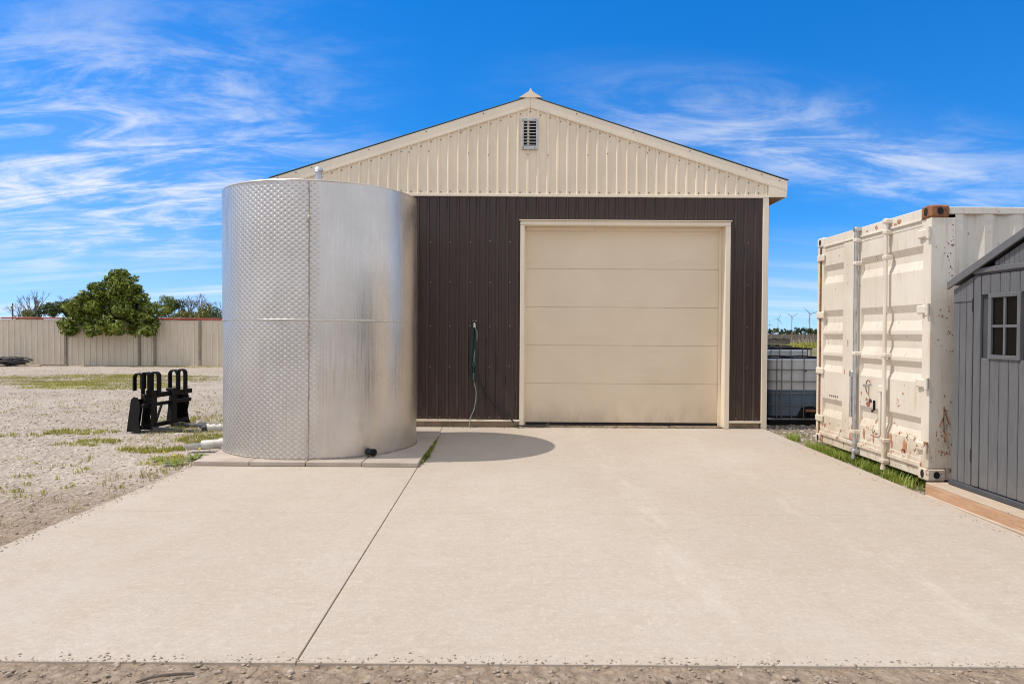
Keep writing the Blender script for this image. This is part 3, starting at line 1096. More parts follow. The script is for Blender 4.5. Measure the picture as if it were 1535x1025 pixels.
yh = BY - 0.045
h = MB().tube(spline([(-0.572, BY - 0.092, 1.53), (-0.535, yh - 0.03, 1.45), (-0.545, yh, 1.30), (-0.575, yh, 1.12), (-0.585, yh, 0.9), (-0.58, yh, 0.72), (-0.545, yh, 0.52), (-0.57, yh, 0.30), (-0.63, yh - 0.02, 0.14), (-0.645, yh - 0.09, 0.012)]), 0.009, 8).build('garden_hose', M['hose_pale'], None, True)
tag(h, 'thin pale green hose running from the tap down to the concrete', 'hose')
h = MB().tube(spline([(-0.60, yh - 0.01, 1.57), (-0.575, yh - 0.05, 1.63), (-0.55, yh - 0.02, 1.52), (-0.555, yh, 1.2), (-0.555, yh, 0.95), (-0.52, yh, 0.8), (-0.42, yh, 0.58), (-0.25, yh, 0.36), (0.0, yh - 0.02, 0.12), (0.10, yh - 0.09, 0.045), (0.30, yh - 0.06, 0.035), (0.48, yh - 0.03, 0.025), (0.58, yh - 0.02, 0.07)]), 0.0125, 8).build('garden_hose', M['black_rubber'], None, True)
tag(h, 'black hose sagging from the tap across to the garage door sill', 'hose')
m = MB()
for i, (dx, zlo) in enumerate(((-0.035, 0.78), (-0.012, 0.70), (0.012, 0.84), (-0.02, 0.92))):
    m.tube(spline([(-0.60 + dx, yh + 0.005 * i, zlo + 0.12), (-0.605 + dx * 0.6, yh, 1.2), (-0.598 + dx * 0.5, yh - 0.012, 1.50), (-0.578, yh - 0.03, 1.605), (-0.562 - dx * 0.4, yh - 0.01, 1.50), (-0.565 - dx * 0.7, yh + 0.005, 1.2), (-0.575 - dx, yh, zlo + 0.1), (-0.585, yh - 0.004 * i, zlo), (-0.60 + dx, yh + 0.005 * i, zlo + 0.12)]), 0.0115, 7)
h = m.build('garden_hose', M['hose'], None, True)
tag(h, 'dark green hose coiled in long loops over the tap', 'hose')

# ------------------------------------------------------------------ slab base and steel tank
base = thing('tank_base', 'square bed of concrete patio slabs under the steel tank', 'base', (-2.22, 8.78, 0))
SLB = 0.600
for i in range(4):
    for j in range(4):
        x0 = -3.432 + i * 0.6085 + random.uniform(-0.003, 0.003)
        y0 = 7.565 + j * 0.6085 + random.uniform(-0.003, 0.003)
        dz = random.uniform(-0.004, 0.004)
        o = MB().box(-SLB / 2, SLB / 2, -SLB / 2, SLB / 2, 0, 0.048, 0.006).build('paving_slab', M['slab'], base)
        o.matrix_parent_inverse = Matrix.Identity(4)
        o.location = Vector((x0 + SLB / 2, y0 + SLB / 2, 0.002 + dz * 0.3)) - OFFSET[base]
        o.rotation_euler = (R(random.uniform(-0.25, 0.25)), R(random.uniform(-0.25, 0.25)), R(random.uniform(-0.5, 0.5)))

tank = thing('steel_tank', 'tall cylindrical stainless steel tank with dimpled left half', 'tank', (TX, TY, T0))
MIDZ = 1.585


def course(z0, z1, name, dr=0.0):
    n, m = 192, 26
    v, f = [], []
    for j in range(m + 1):
        z = z0 + (z1 - z0) * j / m
        for i in range(n):
            a = 2 * math.pi * i / n
            r = TR + dr + 0.004 * math.sin(3 * a + 1.1 * z) + 0.003 * math.sin(7 * a - 2.0 * z + 1)
            # dented foot on the right-hand front, slight inward kick
            d = ((a - R(-28)) ** 2) / 0.05 + ((z - 0.2) ** 2) / 0.03
            r -= 0.012 * math.exp(-d)
            if z > T1 - 0.1:
                da = (a - R(-15))
                r -= 0.012 * math.exp(-(da * da) / 0.03) * (z - T1 + 0.1) / 0.1
            v.append((TX + r * math.cos(a), TY + r * math.sin(a), z))
    for j in range(m):
        for i in range(n):
            f.append((j * n + i, j * n + (i + 1) % n, (j + 1) * n + (i + 1) % n, (j + 1) * n + i))
    me = bpy.data.meshes.new(name)
    me.from_pydata(v, [], f)
    return link(name, me, M['tank'], tank, True)


course(T0, MIDZ - 0.006, 'lower_shell')
course(MIDZ - 0.006, T1, 'upper_shell', 0.0025)
# rounded weld at mid height, rolled rim, foot angle, lid
MB().lathe([(TR - 0.002, MIDZ - 0.016), (TR + 0.006, MIDZ - 0.012), (TR + 0.009, MIDZ - 0.004), (TR + 0.007, MIDZ + 0.004), (TR - 0.002, MIDZ + 0.010)], TX, TY, 128).build('seam_band', M['steel'], tank, True, fix=False)
rim = MB()
rim.tube([(TX + (TR + 0.002) * math.cos(a), TY + (TR + 0.002) * math.sin(a), T1) for a in np.linspace(0, 2 * math.pi, 129)], 0.009, 6, False)
rim.build('rim', M['steel'], tank, True)
MB().lathe([(0.02, T1 + 0.16), (0.6, T1 + 0.10), (TR - 0.02, T1 - 0.02), (TR - 0.012, T1 - 0.06)], TX, TY, 96).build('lid', M['steel'], tank, True, fix=False)
MB().lathe([(TR - 0.01, T0 - 0.002), (TR + 0.012, T0 - 0.002), (TR + 0.012, T0 + 0.010), (TR - 0.004, T0 + 0.014)], TX, TY, 128).build('foot_ring', M['weld'], tank, True, fix=False)


def on_tank(phi_deg, z, out=0.0):
    a = R(phi_deg)
    return (TX + (TR + out) * math.sin(a), TY - (TR + out) * math.cos(a), z)


seam = MB()
rs = random.Random(4)
z = T0 + 0.02
pts = []
while z < T1:
    pts.append(on_tank(7.8 + rs.uniform(-0.18, 0.18), z, 0.003))
    z += 0.045
seam.tube(pts, [0.0075 * rs.uniform(0.7, 1.35) for _ in pts], 6)
seam.build('upright_weld', M['weld'], tank, True)
MB().tube([on_tank(7.0, 2.66, 0.005), on_tank(7.6, 2.70, 0.014), on_tank(8.2, 2.72, 0.01)], [0.010, 0.017, 0.008], 8).build('lifting_lug', M['pvc'], tank, True)
# vent stack on the lid
vxp, vyp = -2.355, 8.55
MB().lathe([(0.050, T1 - 0.02), (0.038, T1 + 0.23), (0.036, T1 + 0.27)], vxp, vyp, 20).build('vent_stack', M['galv'], tank, True, fix=False)
MB().lathe([(0.0, T1 + 0.345), (0.030, T1 + 0.338), (0.055, T1 + 0.310), (0.058, T1 + 0.290), (0.040, T1 + 0.278), (0.036, T1 + 0.24)], vxp, vyp, 20).build('vent_cap', M['galv'], tank, True, fix=False)
# plugged drain stub low on the right
p0, p1 = Vector(on_tank(40, 0.105, -0.03)), Vector(on_tank(41, 0.10, 0.085))
dr = MB().tube([p0, p1], 0.036, 14).build('drain_stub', M['black_rubber'], tank, True)
MB().tube([p1, p1 + (p1 - p0).normalized() * 0.02], 0.043, 14).build('drain_cap', M['black'], dr, True)
# white outlet pipes on the left
pp = MB().tube([(-3.42, 8.62, 0.085), (-3.78, 8.58, 0.062)], 0.058, 18).build('outlet_pipe', M['pvc'], tank, True)
MB().tube([(-3.52, 8.61, 0.08), (-3.57, 8.605, 0.077)], 0.066, 18).build('pipe_collar', M['pvc'], pp, True)
# pipe end cut open like a scoop
v, f = [], []
n = 14
for j, x in enumerate((-3.78, -3.98)):
    for i in range(n + 1):
        t = i / n
        a = math.pi * (1.0 + t) if j else math.pi * (0.85 + 1.3 * t)
        for rr in (0.060, 0.054):
            v.append((x + 0.02 * math.sin(t * math.pi), 8.58 + rr * math.cos(a), 0.062 + rr * math.sin(a) + (0.008 if j else 0)))
for i in range(n):
    a, b = 2 * i, 2 * (n + 1) + 2 * i
    f += [(a, a + 2, b + 2, b), (a + 1, a + 3, b + 3, b + 1), (b, b + 2, b + 3, b + 1)]
MB().add(v, f).build('pipe_scoop', M['pvc'], pp, True, fix=False)
p2 = MB().tube([(-3.45, 9.2, 0.205), (-3.96, 9.16, 0.195)], 0.040, 16).build('outlet_pipe', M['pvc'], tank, True)
for x in (-3.70, -3.78, -3.86, -3.94):
    MB().tube([(x, 9.18, 0.199), (x - 0.035, 9.177, 0.198)], 0.05, 16).build('pipe_ring', M['pvc'], p2, True)
MB().tube([(-3.96, 9.16, 0.195), (-4.03, 9.155, 0.18)], [0.045, 0.036], 14).build('pipe_cap', M['black_rubber'], p2, True)

# ------------------------------------------------------------------ shipping container
CX0, CY0, CY1, CZ0, CZ1 = 3.91, 6.594, 9.03, 0.085, 2.676
CX1 = CX0 + 6.058
cont = thing('shipping_container', 'worn beige shipping container with rust spots and closed end doors', 'container', (CX0 + 3, 7.8, CZ0))
# corner castings with dark oval discs that paint the shade of holes (four at the door end, four far ends)


def casting(x0, y0, z0, mat):
    lx, ly, lz = 0.178, 0.162, 0.118
    o = MB().box(x0, x0 + lx, y0, y0 + ly, z0, z0 + lz, 0.014).build('corner_casting', mat, cont)
    zc = z0 + lz / 2

    def oval(cx, cy, axis, w, h, side):
        ring = []
        for i in range(18):
            a = 2 * math.pi * i / 18
            ring.append((w * math.cos(a), h * math.sin(a)))
        if axis == 0:
            MB().prism([(cy + p, zc + q) for p, q in ring], 0, cx - 0.002, cx + 0.004).build('hole_shade_disc', M['dark'], o)
        else:
            MB().prism([(cx + p, zc + q) for p, q in ring], 1, cy - 0.002, cy + 0.004).build('hole_shade_disc', M['dark'], o)
    oval(x0, y0 + ly / 2, 0, 0.028, 0.040, -1)
    oval(x0 + lx / 2, y0, 1, 0.030, 0.034, -1)
    return o


casting(CX0 - 0.006, CY0 - 0.006, CZ1 - 0.118, M['rust'])
casting(CX0 - 0.006, CY0 - 0.006, CZ0, M['container'])
casting(CX0 - 0.006, CY1 - 0.156, CZ1 - 0.118, M['container'])
casting(CX0 - 0.006, CY1 - 0.156, CZ0, M['container'])
for yy in (CY0 - 0.006, CY1 - 0.156):
    for zz in (CZ0, CZ1 - 0.118):
        casting(CX1 - 0.172, yy, zz, M['container'])
# frame
for (y0, y1) in ((CY0, CY0 + 0.05), (CY1 - 0.05, CY1)):
    MB().box(CX0, CX0 + 0.235, y0, y1, CZ0 + 0.118, CZ1 - 0.118, 0.008).build('corner_post', M['container'], cont)
for (y0, y1, mt) in ((CY0 + 0.052, CY0 + 0.085, M['container']), (CY1 - 0.085, CY1 - 0.052, M['rust'])):
    MB().box(CX0 + 0.004, CX0 + 0.11, y0, y1, CZ0 + 0.118, CZ1 - 0.118, 0.004).build('post_return', mt, cont)
MB().box(CX1 - 0.1, CX1, CY0, CY0 + 0.1, CZ0 + 0.118, CZ1 - 0.118, 0.008).build('corner_post', M['container'], cont)
MB().box(CX1 - 0.1, CX1, CY1 - 0.1, CY1, CZ0 + 0.118, CZ1 - 0.118, 0.008).build('corner_post', M['container'], cont)
MB().box(CX0 + 0.01, CX0 + 0.09, CY0 + 0.158, CY1 - 0.158, CZ1 - 0.112, CZ1 - 0.012, 0.006).build('door_header', M['container'], cont)
MB().box(CX0 + 0.02, CX0 + 0.10, CY0 + 0.158, CY1 - 0.158, CZ0 + 0.012, CZ0 + 0.135, 0.006).build('door_sill', M['container'], cont)
MB().box(CX0 + 0.174, CX1 - 0.174, CY0 + 0.004, CY0 + 0.06, CZ1 - 0.085, CZ1 - 0.018, 0.006).build('top_rail', M['container'], cont)
MB().box(CX0 + 0.174, CX1 - 0.174, CY1 - 0.06, CY1 - 0.004, CZ1 - 0.085, CZ1 - 0.018, 0.006).build('top_rail', M['container'], cont)
MB().box(CX0 + 0.174, CX1 - 0.174, CY0 + 0.004, CY0 + 0.06, CZ0 + 0.01, CZ0 + 0.16, 0.006).build('bottom_rail', M['container'], cont)
MB().box(CX0 + 0.174, CX1 - 0.174, CY1 - 0.06, CY1 - 0.004, CZ0 + 0.01, CZ0 + 0.16, 0.006).build('bottom_rail', M['container'], cont)
MB().box(CX0 + 0.05, CX1 - 0.02, CY0 + 0.05, CY1 - 0.05, CZ1 - 0.04, CZ1 - 0.025).build('roof_panel', M['container'], cont)
MB().box(CX0 + 0.11, CX1 - 0.03, CY0 + 0.07, CY1 - 0.07, CZ0 + 0.06, CZ0 + 0.16).build('floor', M['dark'], cont)
MB().box(CX1 - 0.05, CX1 - 0.02, CY0 + 0.1, CY1 - 0.1, CZ0 + 0.1, CZ1 - 0.1).build('end_wall', M['container'], cont)


def corr_side(y, sgn):
    pts, x = [], CX0 + 0.235
    while x < CX1 - 0.12:
        pts += [(x, 0.0), (x + 0.072, 0.0), (x + 0.14, 0.036), (x + 0.210, 0.036), (x + 0.278, 0.0)]
        x += 0.278
    v, f = [], []
    for xx, d in pts:
        for dd in (0.0, 0.002):
            v += [(xx, y + sgn * (d + dd), CZ0 + 0.155), (xx, y + sgn * (d + dd), CZ1 - 0.08)]
    for i in range(len(pts) - 1):
        a, b = 4 * i, 4 * i + 4
        f += [(a, b, b + 1, a + 1), (a + 2, b + 2, b + 3, a + 3)]
    return MB().add(v, f).build('side_panel', M['container'], cont, fix=False)


corr_side(CY0 + 0.012, 1)
corr_side(CY1 - 0.012, -1)
# door leaves with five pressed grooves
SEAM = 7.99
GROOVES = [(0.665, 0.44), (1.20, 1.00), (1.465, 1.235), (1.755, 1.50), (2.315, 2.085)]     # top, bottom
DZ0, DZ1 = CZ0 + 0.14, CZ1 - 0.118


def leaf(y0, y1, name):
    xf, dep = CX0 + 0.014, 0.042
    root = MB().box(CX0 + 0.075, CX0 + 0.09, y0 + 0.01, y1 - 0.01, DZ0 + 0.01, DZ1 - 0.01).build(name, M['container'], cont)
    # stile frame
    w0, w1 = (0.055, 0.055)
    st = MB()
    st.box(xf, xf + 0.06, y0, y0 + w0, DZ0, DZ1, 0.005)
    st.box(xf, xf + 0.06, y1 - w1, y1, DZ0, DZ1, 0.005)
    st.box(xf + 0.001, xf + 0.06, y0 + w0 + 0.0005, y1 - w1 - 0.0005, DZ0, DZ0 + 0.055, 0.005)
    st.box(xf + 0.001, xf + 0.06, y0 + w0 + 0.0005, y1 - w1 - 0.0005, DZ1 - 0.06, DZ1, 0.005)
    st.build('leaf_frame', M['container'], root)
    prof = [(DZ0 + 0.05, 0.006)]
    for t, b in sorted(GROOVES):
        h = t - b
        prof += [(b, 0.006), (b + 0.40 * h, dep), (t - 0.30 * h, dep), (t, 0.006)]
    prof += [(DZ1 - 0.055, 0.006)]
    v, f = [], []
    ya, yb = y0 + w0 - 0.002, y1 - w1 + 0.002
    for z, d in prof:
        v += [(xf + d, ya, z), (xf + d, yb, z)]
    for i in range(len(prof) - 1):
        f.append((2 * i, 2 * i + 1, 2 * i + 3, 2 * i + 2))
    MB().add(v, f).build('pressed_panel', M['container'], root, fix=False)
    return root


near = leaf(CY0 + 0.09, SEAM - 0.006, 'end_door')
far = leaf(SEAM + 0.006, CY1 - 0.09, 'end_door')
# flat cover plate at the meeting edge of the far leaf
MB().box(CX0 + 0.004, CX0 + 0.022, SEAM + 0.01, SEAM + 0.345, DZ0 + 0.02, DZ1 - 0.02, 0.006).build('cover_plate', M['container'], far)
MB().box(CX0 + 0.0, CX0 + 0.016, CY0 + 0.09, CY1 - 0.09, DZ0 - 0.035, DZ0 + 0.012, 0.006).build('drip_rail', M['container'], cont)
MB().box(CX0 - 0.002, CX0 + 0.012, CY0 + 0.165, CY1 - 0.165, DZ1 - 0.012, DZ1 + 0.012, 0.005).build('drip_rail', M['container'], cont)


def lock_rod(y, mat, leafo, top):
    x = CX0 - 0.034
    rod = MB().tube([(x, y, CZ0 + 0.0), (x, y, top)], 0.021, 14).build('lock_rod', mat, leafo, True)
    for z in (0.36, 1.245, 2.26, 2.52):
        MB().box(x - 0.024, CX0 + 0.03, y - 0.035, y + 0.035, z - 0.022, z + 0.022, 0.008).build('rod_bracket', M['container'], rod)
    for z in (CZ0 + 0.06, top - 0.03):
        MB().box(x - 0.028, x + 0.05, y - 0.040, y + 0.034, z - 0.022, z + 0.022, 0.008).build('cam_keeper', mat, rod)
    MB().tube([(x, y, CZ0 - 0.0), (x, y, CZ0 - 0.03)], 0.027, 12).build('rod_foot', mat, rod, True)
    return rod


r1 = lock_rod(7.955, M['galv'], far, CZ1 - 0.005)
r2 = lock_rod(7.32, M['container'], near, CZ1 - 0.012)
for rod, y, zt, mt in ((r1, 7.955, 0.98, M['galv']), (r2, 7.32, 0.86, M['container'])):
    MB().box(CX0 - 0.062, CX0 - 0.036, y + 0.030, y + 0.062, zt - 0.46, zt, 0.008).build('handle', mt, rod)
    MB().box(CX0 - 0.066, CX0 - 0.005, y + 0.005, y + 0.075, zt - 0.005, zt + 0.07, 0.010).build('handle_hub', mt, rod)
# hinges on both sides
for z in (0.40, 1.00, 1.70, 2.42):
    MB().box(CX0 - 0.016, CX0 + 0.018, CY0 + 0.006, CY0 + 0.20, z - 0.042, z + 0.042, 0.012).build('hinge', M['container'], near)
    MB().tube([(CX0 - 0.016, CY0 + 0.012, z - 0.055), (CX0 - 0.016, CY0 + 0.012, z + 0.055)], 0.020, 10).build('hinge_pin', M['container'], near, True)
    MB().box(CX0 - 0.016, CX0 + 0.018, CY1 - 0.19, CY1 - 0.006, z - 0.042, z + 0.042, 0.012).build('hinge', M['container'], far)
# latch ring, stickers, hasp and scribbles on the flat band of the near leaf
MB().tube([(CX0 - 0.006, 7.70 + 0.052 * math.cos(a), 0.885 + 0.075 * math.sin(a)) for a in np.linspace(-0.5 * math.pi, 0.75 * math.pi, 12)], 0.006, 6).build('pull_ring', M['rust'], near, True)
MB().tube([(CX0 + 0.03, 7.735, 0.90), (CX0 - 0.04, 7.735, 0.90)], 0.016, 10).build('pull_boss', M['galv'], near, True)


def decal(pts, mat, name, par, x=CX0 + 0.0185, th=0.003):
    return MB().prism(pts, 0, x - th, x).build(name, mat, par)


def ov(cy, cz, w, h, n=12):
    return [(cy + w * math.cos(2 * math.pi * i / n), cz + h * math.sin(2 * math.pi * i / n)) for i in range(n)]


decal(ov(7.70, 0.735, 0.034, 0.022), M['ink'], 'sticker', near)
decal(ov(7.745, 0.695, 0.040, 0.026), M['sticker'], 'sticker', near)
MB().box(CX0 - 0.006, CX0 + 0.018, 7.590, 7.602, 0.64, 0.75, 0.003).build('hasp', M['black'], near)
MB().box(CX0 - 0.012, CX0 + 0.004, 7.595, 7.622, 0.62, 0.645, 0.003).build('hasp', M['black'], near)


def blob(cy, cz, w, h, seed, n=15):
    r_ = random.Random(seed)
    return [(cy + w * math.cos(2 * math.pi * i / n) * r_.uniform(0.45, 1.1), cz + h * math.sin(2 * math.pi * i / n) * r_.uniform(0.45, 1.1)) for i in range(n)]


# flaked-off paint on the low flat band (x is the surface it lies on)
low = CX0 + 0.0185
for (cy, cz, w, h, sd) in ((7.02, 0.345, 0.045, 0.085, 3), (7.03, 0.29, 0.06, 0.03, 5), (7.28, 0.39, 0.035, 0.05, 6), (7.25, 0.33, 0.02, 0.045, 8), (7.83, 0.36, 0.028, 0.07, 9), (7.62, 0.34, 0.020, 0.065, 12)):
    decal(blob(cy, cz, w, h, sd), M['rust_flake'], 'rust_patch', near, low)
for (cy, cz, w, h, sd) in ((7.78, 0.745, 0.03, 0.02, 31), (7.90, 0.80, 0.02, 0.025, 32), (7.06, 0.87, 0.012, 0.012, 33), (7.15, 0.80, 0.010, 0.010, 34)):
    decal(blob(cy, cz, w, h, sd), M['rust_flake'], 'rust_patch', near)
xc = CX0 + 0.0045
for (cy, cz, w, h, sd) in ((8.07, 0.36, 0.035, 0.12, 13), (8.12, 0.28, 0.03, 0.06, 14), (8.03, 0.48, 0.022, 0.05, 15), (8.27, 1.02, 0.014, 0.05, 16), (8.20, 1.36, 0.012, 0.06, 17)):
    decal(blob(cy, cz, w, h, sd), M['rust_flake'], 'rust_patch', far, xc, 0.002)
# header rust
for (cy, cz, w, h, sd) in ((7.16, 2.605, 0.05, 0.03, 18), (7.22, 2.585, 0.035, 0.018, 19), (7.60, 2.61, 0.03, 0.03, 20), (7.80, 2.60, 0.02, 0.014, 21)):
    decal(blob(cy, cz, w, h, sd), M['rust_flake'], 'rust_patch', cont, CX0 + 0.0105, 0.003)
# scribbled marks on the lower band
sc_ = MB()
for pts in ([(7.66, .47), (7.63, .43), (7.60, .47), (7.57, .42), (7.55, .45)], [(7.54, .44), (7.51, .46), (7.49, .42), (7.47, .45)], [(7.46, .42), (7.44, .46), (7.42, .40), (7.41, .45)], [(7.68, .41), (7.60, .405), (7.50, .41)],
            [(6.98, .53), (6.96, .50), (6.99, .49), (6.96, .46)], [(6.86, .52), (6.83, .51), (6.86, .48), (6.83, .46)], [(6.86, .39), (6.84, .37), (6.82, .40)]):
    sc_.tube([(CX0 + 0.0175, a, b - 0.045) for a, b in pts], 0.0035, 4)
sc_.build('scribble', M['rust'], near)
# stencilled column on the far leaf
st = MB()
for i in range(5):
    st.box(CX0 + 0.014, CX0 + 0.0195, 8.47 + i * 0.05, 8.49 + i * 0.05, 0.70, 0.714)
st.build('stencil_mark', M['ink'], far)
# rust mark shaped like a fork on the near corner post
yp = CY0
fk = MB()
for pts in ([(4.015, .60), (4.055, .70), (4.05, .77)], [(4.055, .79), (4.052, .66), (4.06, .57)], [(4.06, .77), (4.085, .68), (4.105, .62)], [(4.055, .57), (4.07, .53), (4.06, .50), (4.075, .46)]):
    fk.tube([(a, yp - 0.0005, b) for a, b in pts], 0.0055, 4)
fk.build('rust_patch', M['rust'], cont)
m = MB()
rs = random.Random(12)
for i in range(70):
    x = CX0 + rs.choice((rs.uniform(0.02, 0.22), rs.uniform(0.15, 0.22)))
    z = rs.choice((rs.uniform(0.25, 0.9), rs.uniform(1.3, 1.8), rs.uniform(2.0, 2.55)))
    r_ = rs.uniform(0.003, 0.008)
    m.tube([(x, yp + 0.002, z), (x, yp - 0.001, z)], r_, 6)
m.build('rust_speck', M['rust'], cont, fix=False)['kind'] = 'stuff'

# ------------------------------------------------------------------ garden shed and its platform
plat = thing('shed_platform', 'low timber platform of raw lumber under the grey shed', 'platform', (4.5, 5.3, 0))
PXF, PY0, PY1 = 3.80, 4.15, 6.44
MB().box(PXF, PXF + 0.040, PY0, PY1, -0.002, 0.092, 0.004).build('edge_board', M['lumber'], plat)
MB().box(PXF + 0.042, 6.0, PY1 - 0.04, PY1, -0.002, 0.092, 0.004).build('edge_board', M['lumber'], plat)
MB().box(PXF - 0.035, PXF - 0.002, PY0, PY1 - 0.05, -0.06, 0.006, 0.004).build('ground_board', M['ply'], plat)
for i, (a, b) in enumerate(((PY0, 5.36), (5.365, PY1 - 0.001))):
    MB().box(PXF + 0.001, 6.0, a, b, 0.0935, 0.110, 0.003).build('deck_sheet', M['ply'], plat)

shed = thing('garden_shed', 'small grey board clad shed with a paned window in its door', 'shed', (4.6, 5.4, 0.11))
SX, SYF, SYN, SZ0 = 3.975, 6.345, 4.455, 0.112
SYR = 0.5 * (SYF + SYN)
SEZ, SRZ = 1.80, 2.20


def shed_roof(y):
    return 1.905 + (SYF + 0.035 - y) * 0.372 if y >= SYR else 1.905 + (y - (SYN - 0.035)) * 0.372


# inner shell so that gaps between boards stay dark
MB().prism([(SYN + 0.01, SZ0), (SYF - 0.01, SZ0), (SYF - 0.01, shed_roof(SYF) - 0.12), (SYR, shed_roof(SYR) - 0.12), (SYN + 0.01, shed_roof(SYN) - 0.12)], 0, SX + 0.05, SX + 0.052).build('inner_front', M['dark'], shed)
for y0, y1 in ((SYF - 0.04, SYF), (SYN, SYN + 0.04)):
    MB().box(SX + 0.022, SX + 2.0, y0, y1, SZ0, shed_roof(SYF) - 0.08).build('side_wall', M['shed'], shed)
MB().box(SX + 1.96, SX + 2.0, SYN + 0.041, SYF - 0.041, SZ0, shed_roof(SYF)).build('back_wall', M['shed'], shed)
MB().box(SX - 0.018, SX + 0.06, SYN - 0.015, SYF + 0.015, SZ0, SZ0 + 0.045, 0.006).build('base_rail', M['shed_dark'], shed)
DY1, DYM = 6.065, SYR       # door hinge side, meeting edge
# front boards beside the door (both sides)
for (a, b) in ((DY1 + 0.012, SYF), (SYN, SYN + (SYF - DY1) - 0.012)):
    n = 3
    w = (b - a) / n
    for i in range(n):
        MB().box(SX, SX + 0.022, a + i * w + 0.0045, a + (i + 1) * w - 0.0045, SZ0 + 0.046, 1.745, 0.004).build('wall_board', M['shed'], shed)
    MB().box(SX - 0.002, SX + 0.02, a, b, 1.747, 1.752, 0.001).build('joint_strip', M['shed_dark'], shed)
    for i in range(n):
        y0, y1 = a + i * w + 0.002, a + (i + 1) * w - 0.002
        t0, t1 = shed_roof(y0) - 0.055, shed_roof(y1) - 0.055
        if min(t0, t1) > 1.76:
            MB().prism([(y0, 1.754), (y1, 1.754), (y1, t1), (y0, t0)], 0, SX + 0.001, SX + 0.022).build('gable_board', M['shed'], shed)
# head rail over the door, narrow gable boards above it
HZ = 1.985
MB().box(SX - 0.014, SX + 0.03, SYN + (SYF - DY1), DY1 + 0.0, HZ, HZ + 0.045, 0.006).build('head_rail', M['shed'], shed)
MB().box(SX + 0.004, SX + 0.02, SYN + (SYF - DY1) + 0.002, DY1 - 0.002, HZ - 0.014, HZ - 0.001).build('head_gap', M['shed_dark'], shed)
y = SYN + (SYF - DY1) + 0.03
while y < DY1 - 0.05:
    y0, y1 = y + 0.002, y + 0.052
    t0, t1 = shed_roof(y0) - 0.055, shed_roof(y1) - 0.055
    if min(t0, t1) > HZ + 0.06:
        MB().prism([(y0, HZ + 0.047), (y1, HZ + 0.047), (y1, t1), (y0, t0)], 0, SX + 0.002, SX + 0.022).build('gable_board', M['shed'], shed)
    y += 0.055
# two door leaves
WZ0, WZ1 = 1.262, 1.805


def shed_leaf(ya, yb, far_leaf):
    """ya<yb; hinge stile on the outer side"""
    root = MB().box(SX + 0.026, SX + 0.045, ya + 0.006, yb - 0.006, SZ0 + 0.05, HZ - 0.016).build('door', M['shed_dark'], shed)
    zt, zb_ = HZ - 0.018, SZ0 + 0.052
    s0, s1 = (yb - 0.088, yb - 0.004) if far_leaf else (ya + 0.004, ya + 0.088)
    MB().box(SX - 0.004, SX + 0.024, s0, s1, zb_, zt, 0.005).build('door_stile', M['shed'], root)
    i0, i1 = (ya + 0.006, s0 - 0.004) if far_leaf else (s1 + 0.004, yb - 0.006)
    wy1 = 5.868 if far_leaf else (2 * SYR - 5.868) + 0.372
    wy0 = wy1 - 0.372
    n = 5
    w = (i1 - i0) / n
    for i in range(n):
        y0, y1 = i0 + i * w + 0.004, i0 + (i + 1) * w - 0.004
        if y1 > wy0 and y0 < wy1:
            MB().box(SX + 0.002, SX + 0.024, y0, y1, zb_, WZ0 + 0.004, 0.004).build('door_board', M['shed'], root)
            MB().box(SX + 0.002, SX + 0.024, y0, y1, WZ1 - 0.004, zt, 0.004).build('door_board', M['shed'], root)
        else:
            MB().box(SX + 0.002, SX + 0.024, y0, y1, zb_, zt, 0.004).build('door_board', M['shed'], root)
    fw = 0.036
    win = MB()
    win.box(SX - 0.012, SX + 0.026, wy0, wy0 + fw, WZ0, WZ1, 0.004)
    win.box(SX - 0.012, SX + 0.026, wy1 - fw, wy1, WZ0, WZ1, 0.004)
    win.box(SX - 0.013, SX + 0.026, wy0 + fw + 0.0005, wy1 - fw - 0.0005, WZ0, WZ0 + fw, 0.004)
    win.box(SX - 0.013, SX + 0.026, wy0 + fw + 0.0005, wy1 - fw - 0.0005, WZ1 - fw, WZ1, 0.004)
    ym, zm = 0.5 * (wy0 + wy1), 0.5 * (WZ0 + WZ1)
    win.box(SX - 0.006, SX + 0.02, ym - 0.011, ym + 0.011, WZ0 + fw, WZ1 - fw, 0.003)
    win.box(SX - 0.0055, SX + 0.02, wy0 + fw, ym - 0.0115, zm - 0.011, zm + 0.011, 0.003)
    win.box(SX - 0.0055, SX + 0.02, ym + 0.0115, wy1 - fw, zm - 0.011, zm + 0.011, 0.003)
    win.build('window_frame', M['shed'], root)
    for (a, b) in ((wy0 + fw, ym - 0.012), (ym + 0.012, wy1 - fw)):
        for (c, d) in ((WZ0 + fw, zm - 0.012), (zm + 0.012, WZ1 - fw)):
            MB().box(SX + 0.008, SX + 0.012, a, b, c, d).build('window_pane', M['pane'], root)
    hy = yb if far_leaf else ya
    for z in (0.42, 1.72):
        MB().box(SX - 0.006, SX + 0.015, hy - 0.006, hy + 0.018 if far_leaf else hy + 0.006, z - 0.055, z + 0.055, 0.003).build('hinge', M['hinge'], root)


shed_leaf(DYM + 0.003, DY1, True)
shed_leaf(SYN + (SYF - DY1), DYM - 0.003, False)
# roof: two pitched boards overhanging the front
for (ya, yb) in ((SYF + 0.035, SYR), (SYN - 0.035, SYR)):
    za = 1.905
    zr = shed_roof(SYR)
    MB().prism([(ya, za), (yb, zr), (yb, zr + 0.028), (ya, za + 0.028)], 0, SX - 0.020, SX + 2.08).build('roof_panel', M['shed_dark'], shed)
    MB().prism([(ya, za - 0.034), (yb, zr - 0.034), (yb, zr + 0.030), (ya, za + 0.030)], 0, SX - 0.040, SX - 0.021).build('barge_board', M['shed'], shed)

# ------------------------------------------------------------------ intermediate bulk containers beside the garage


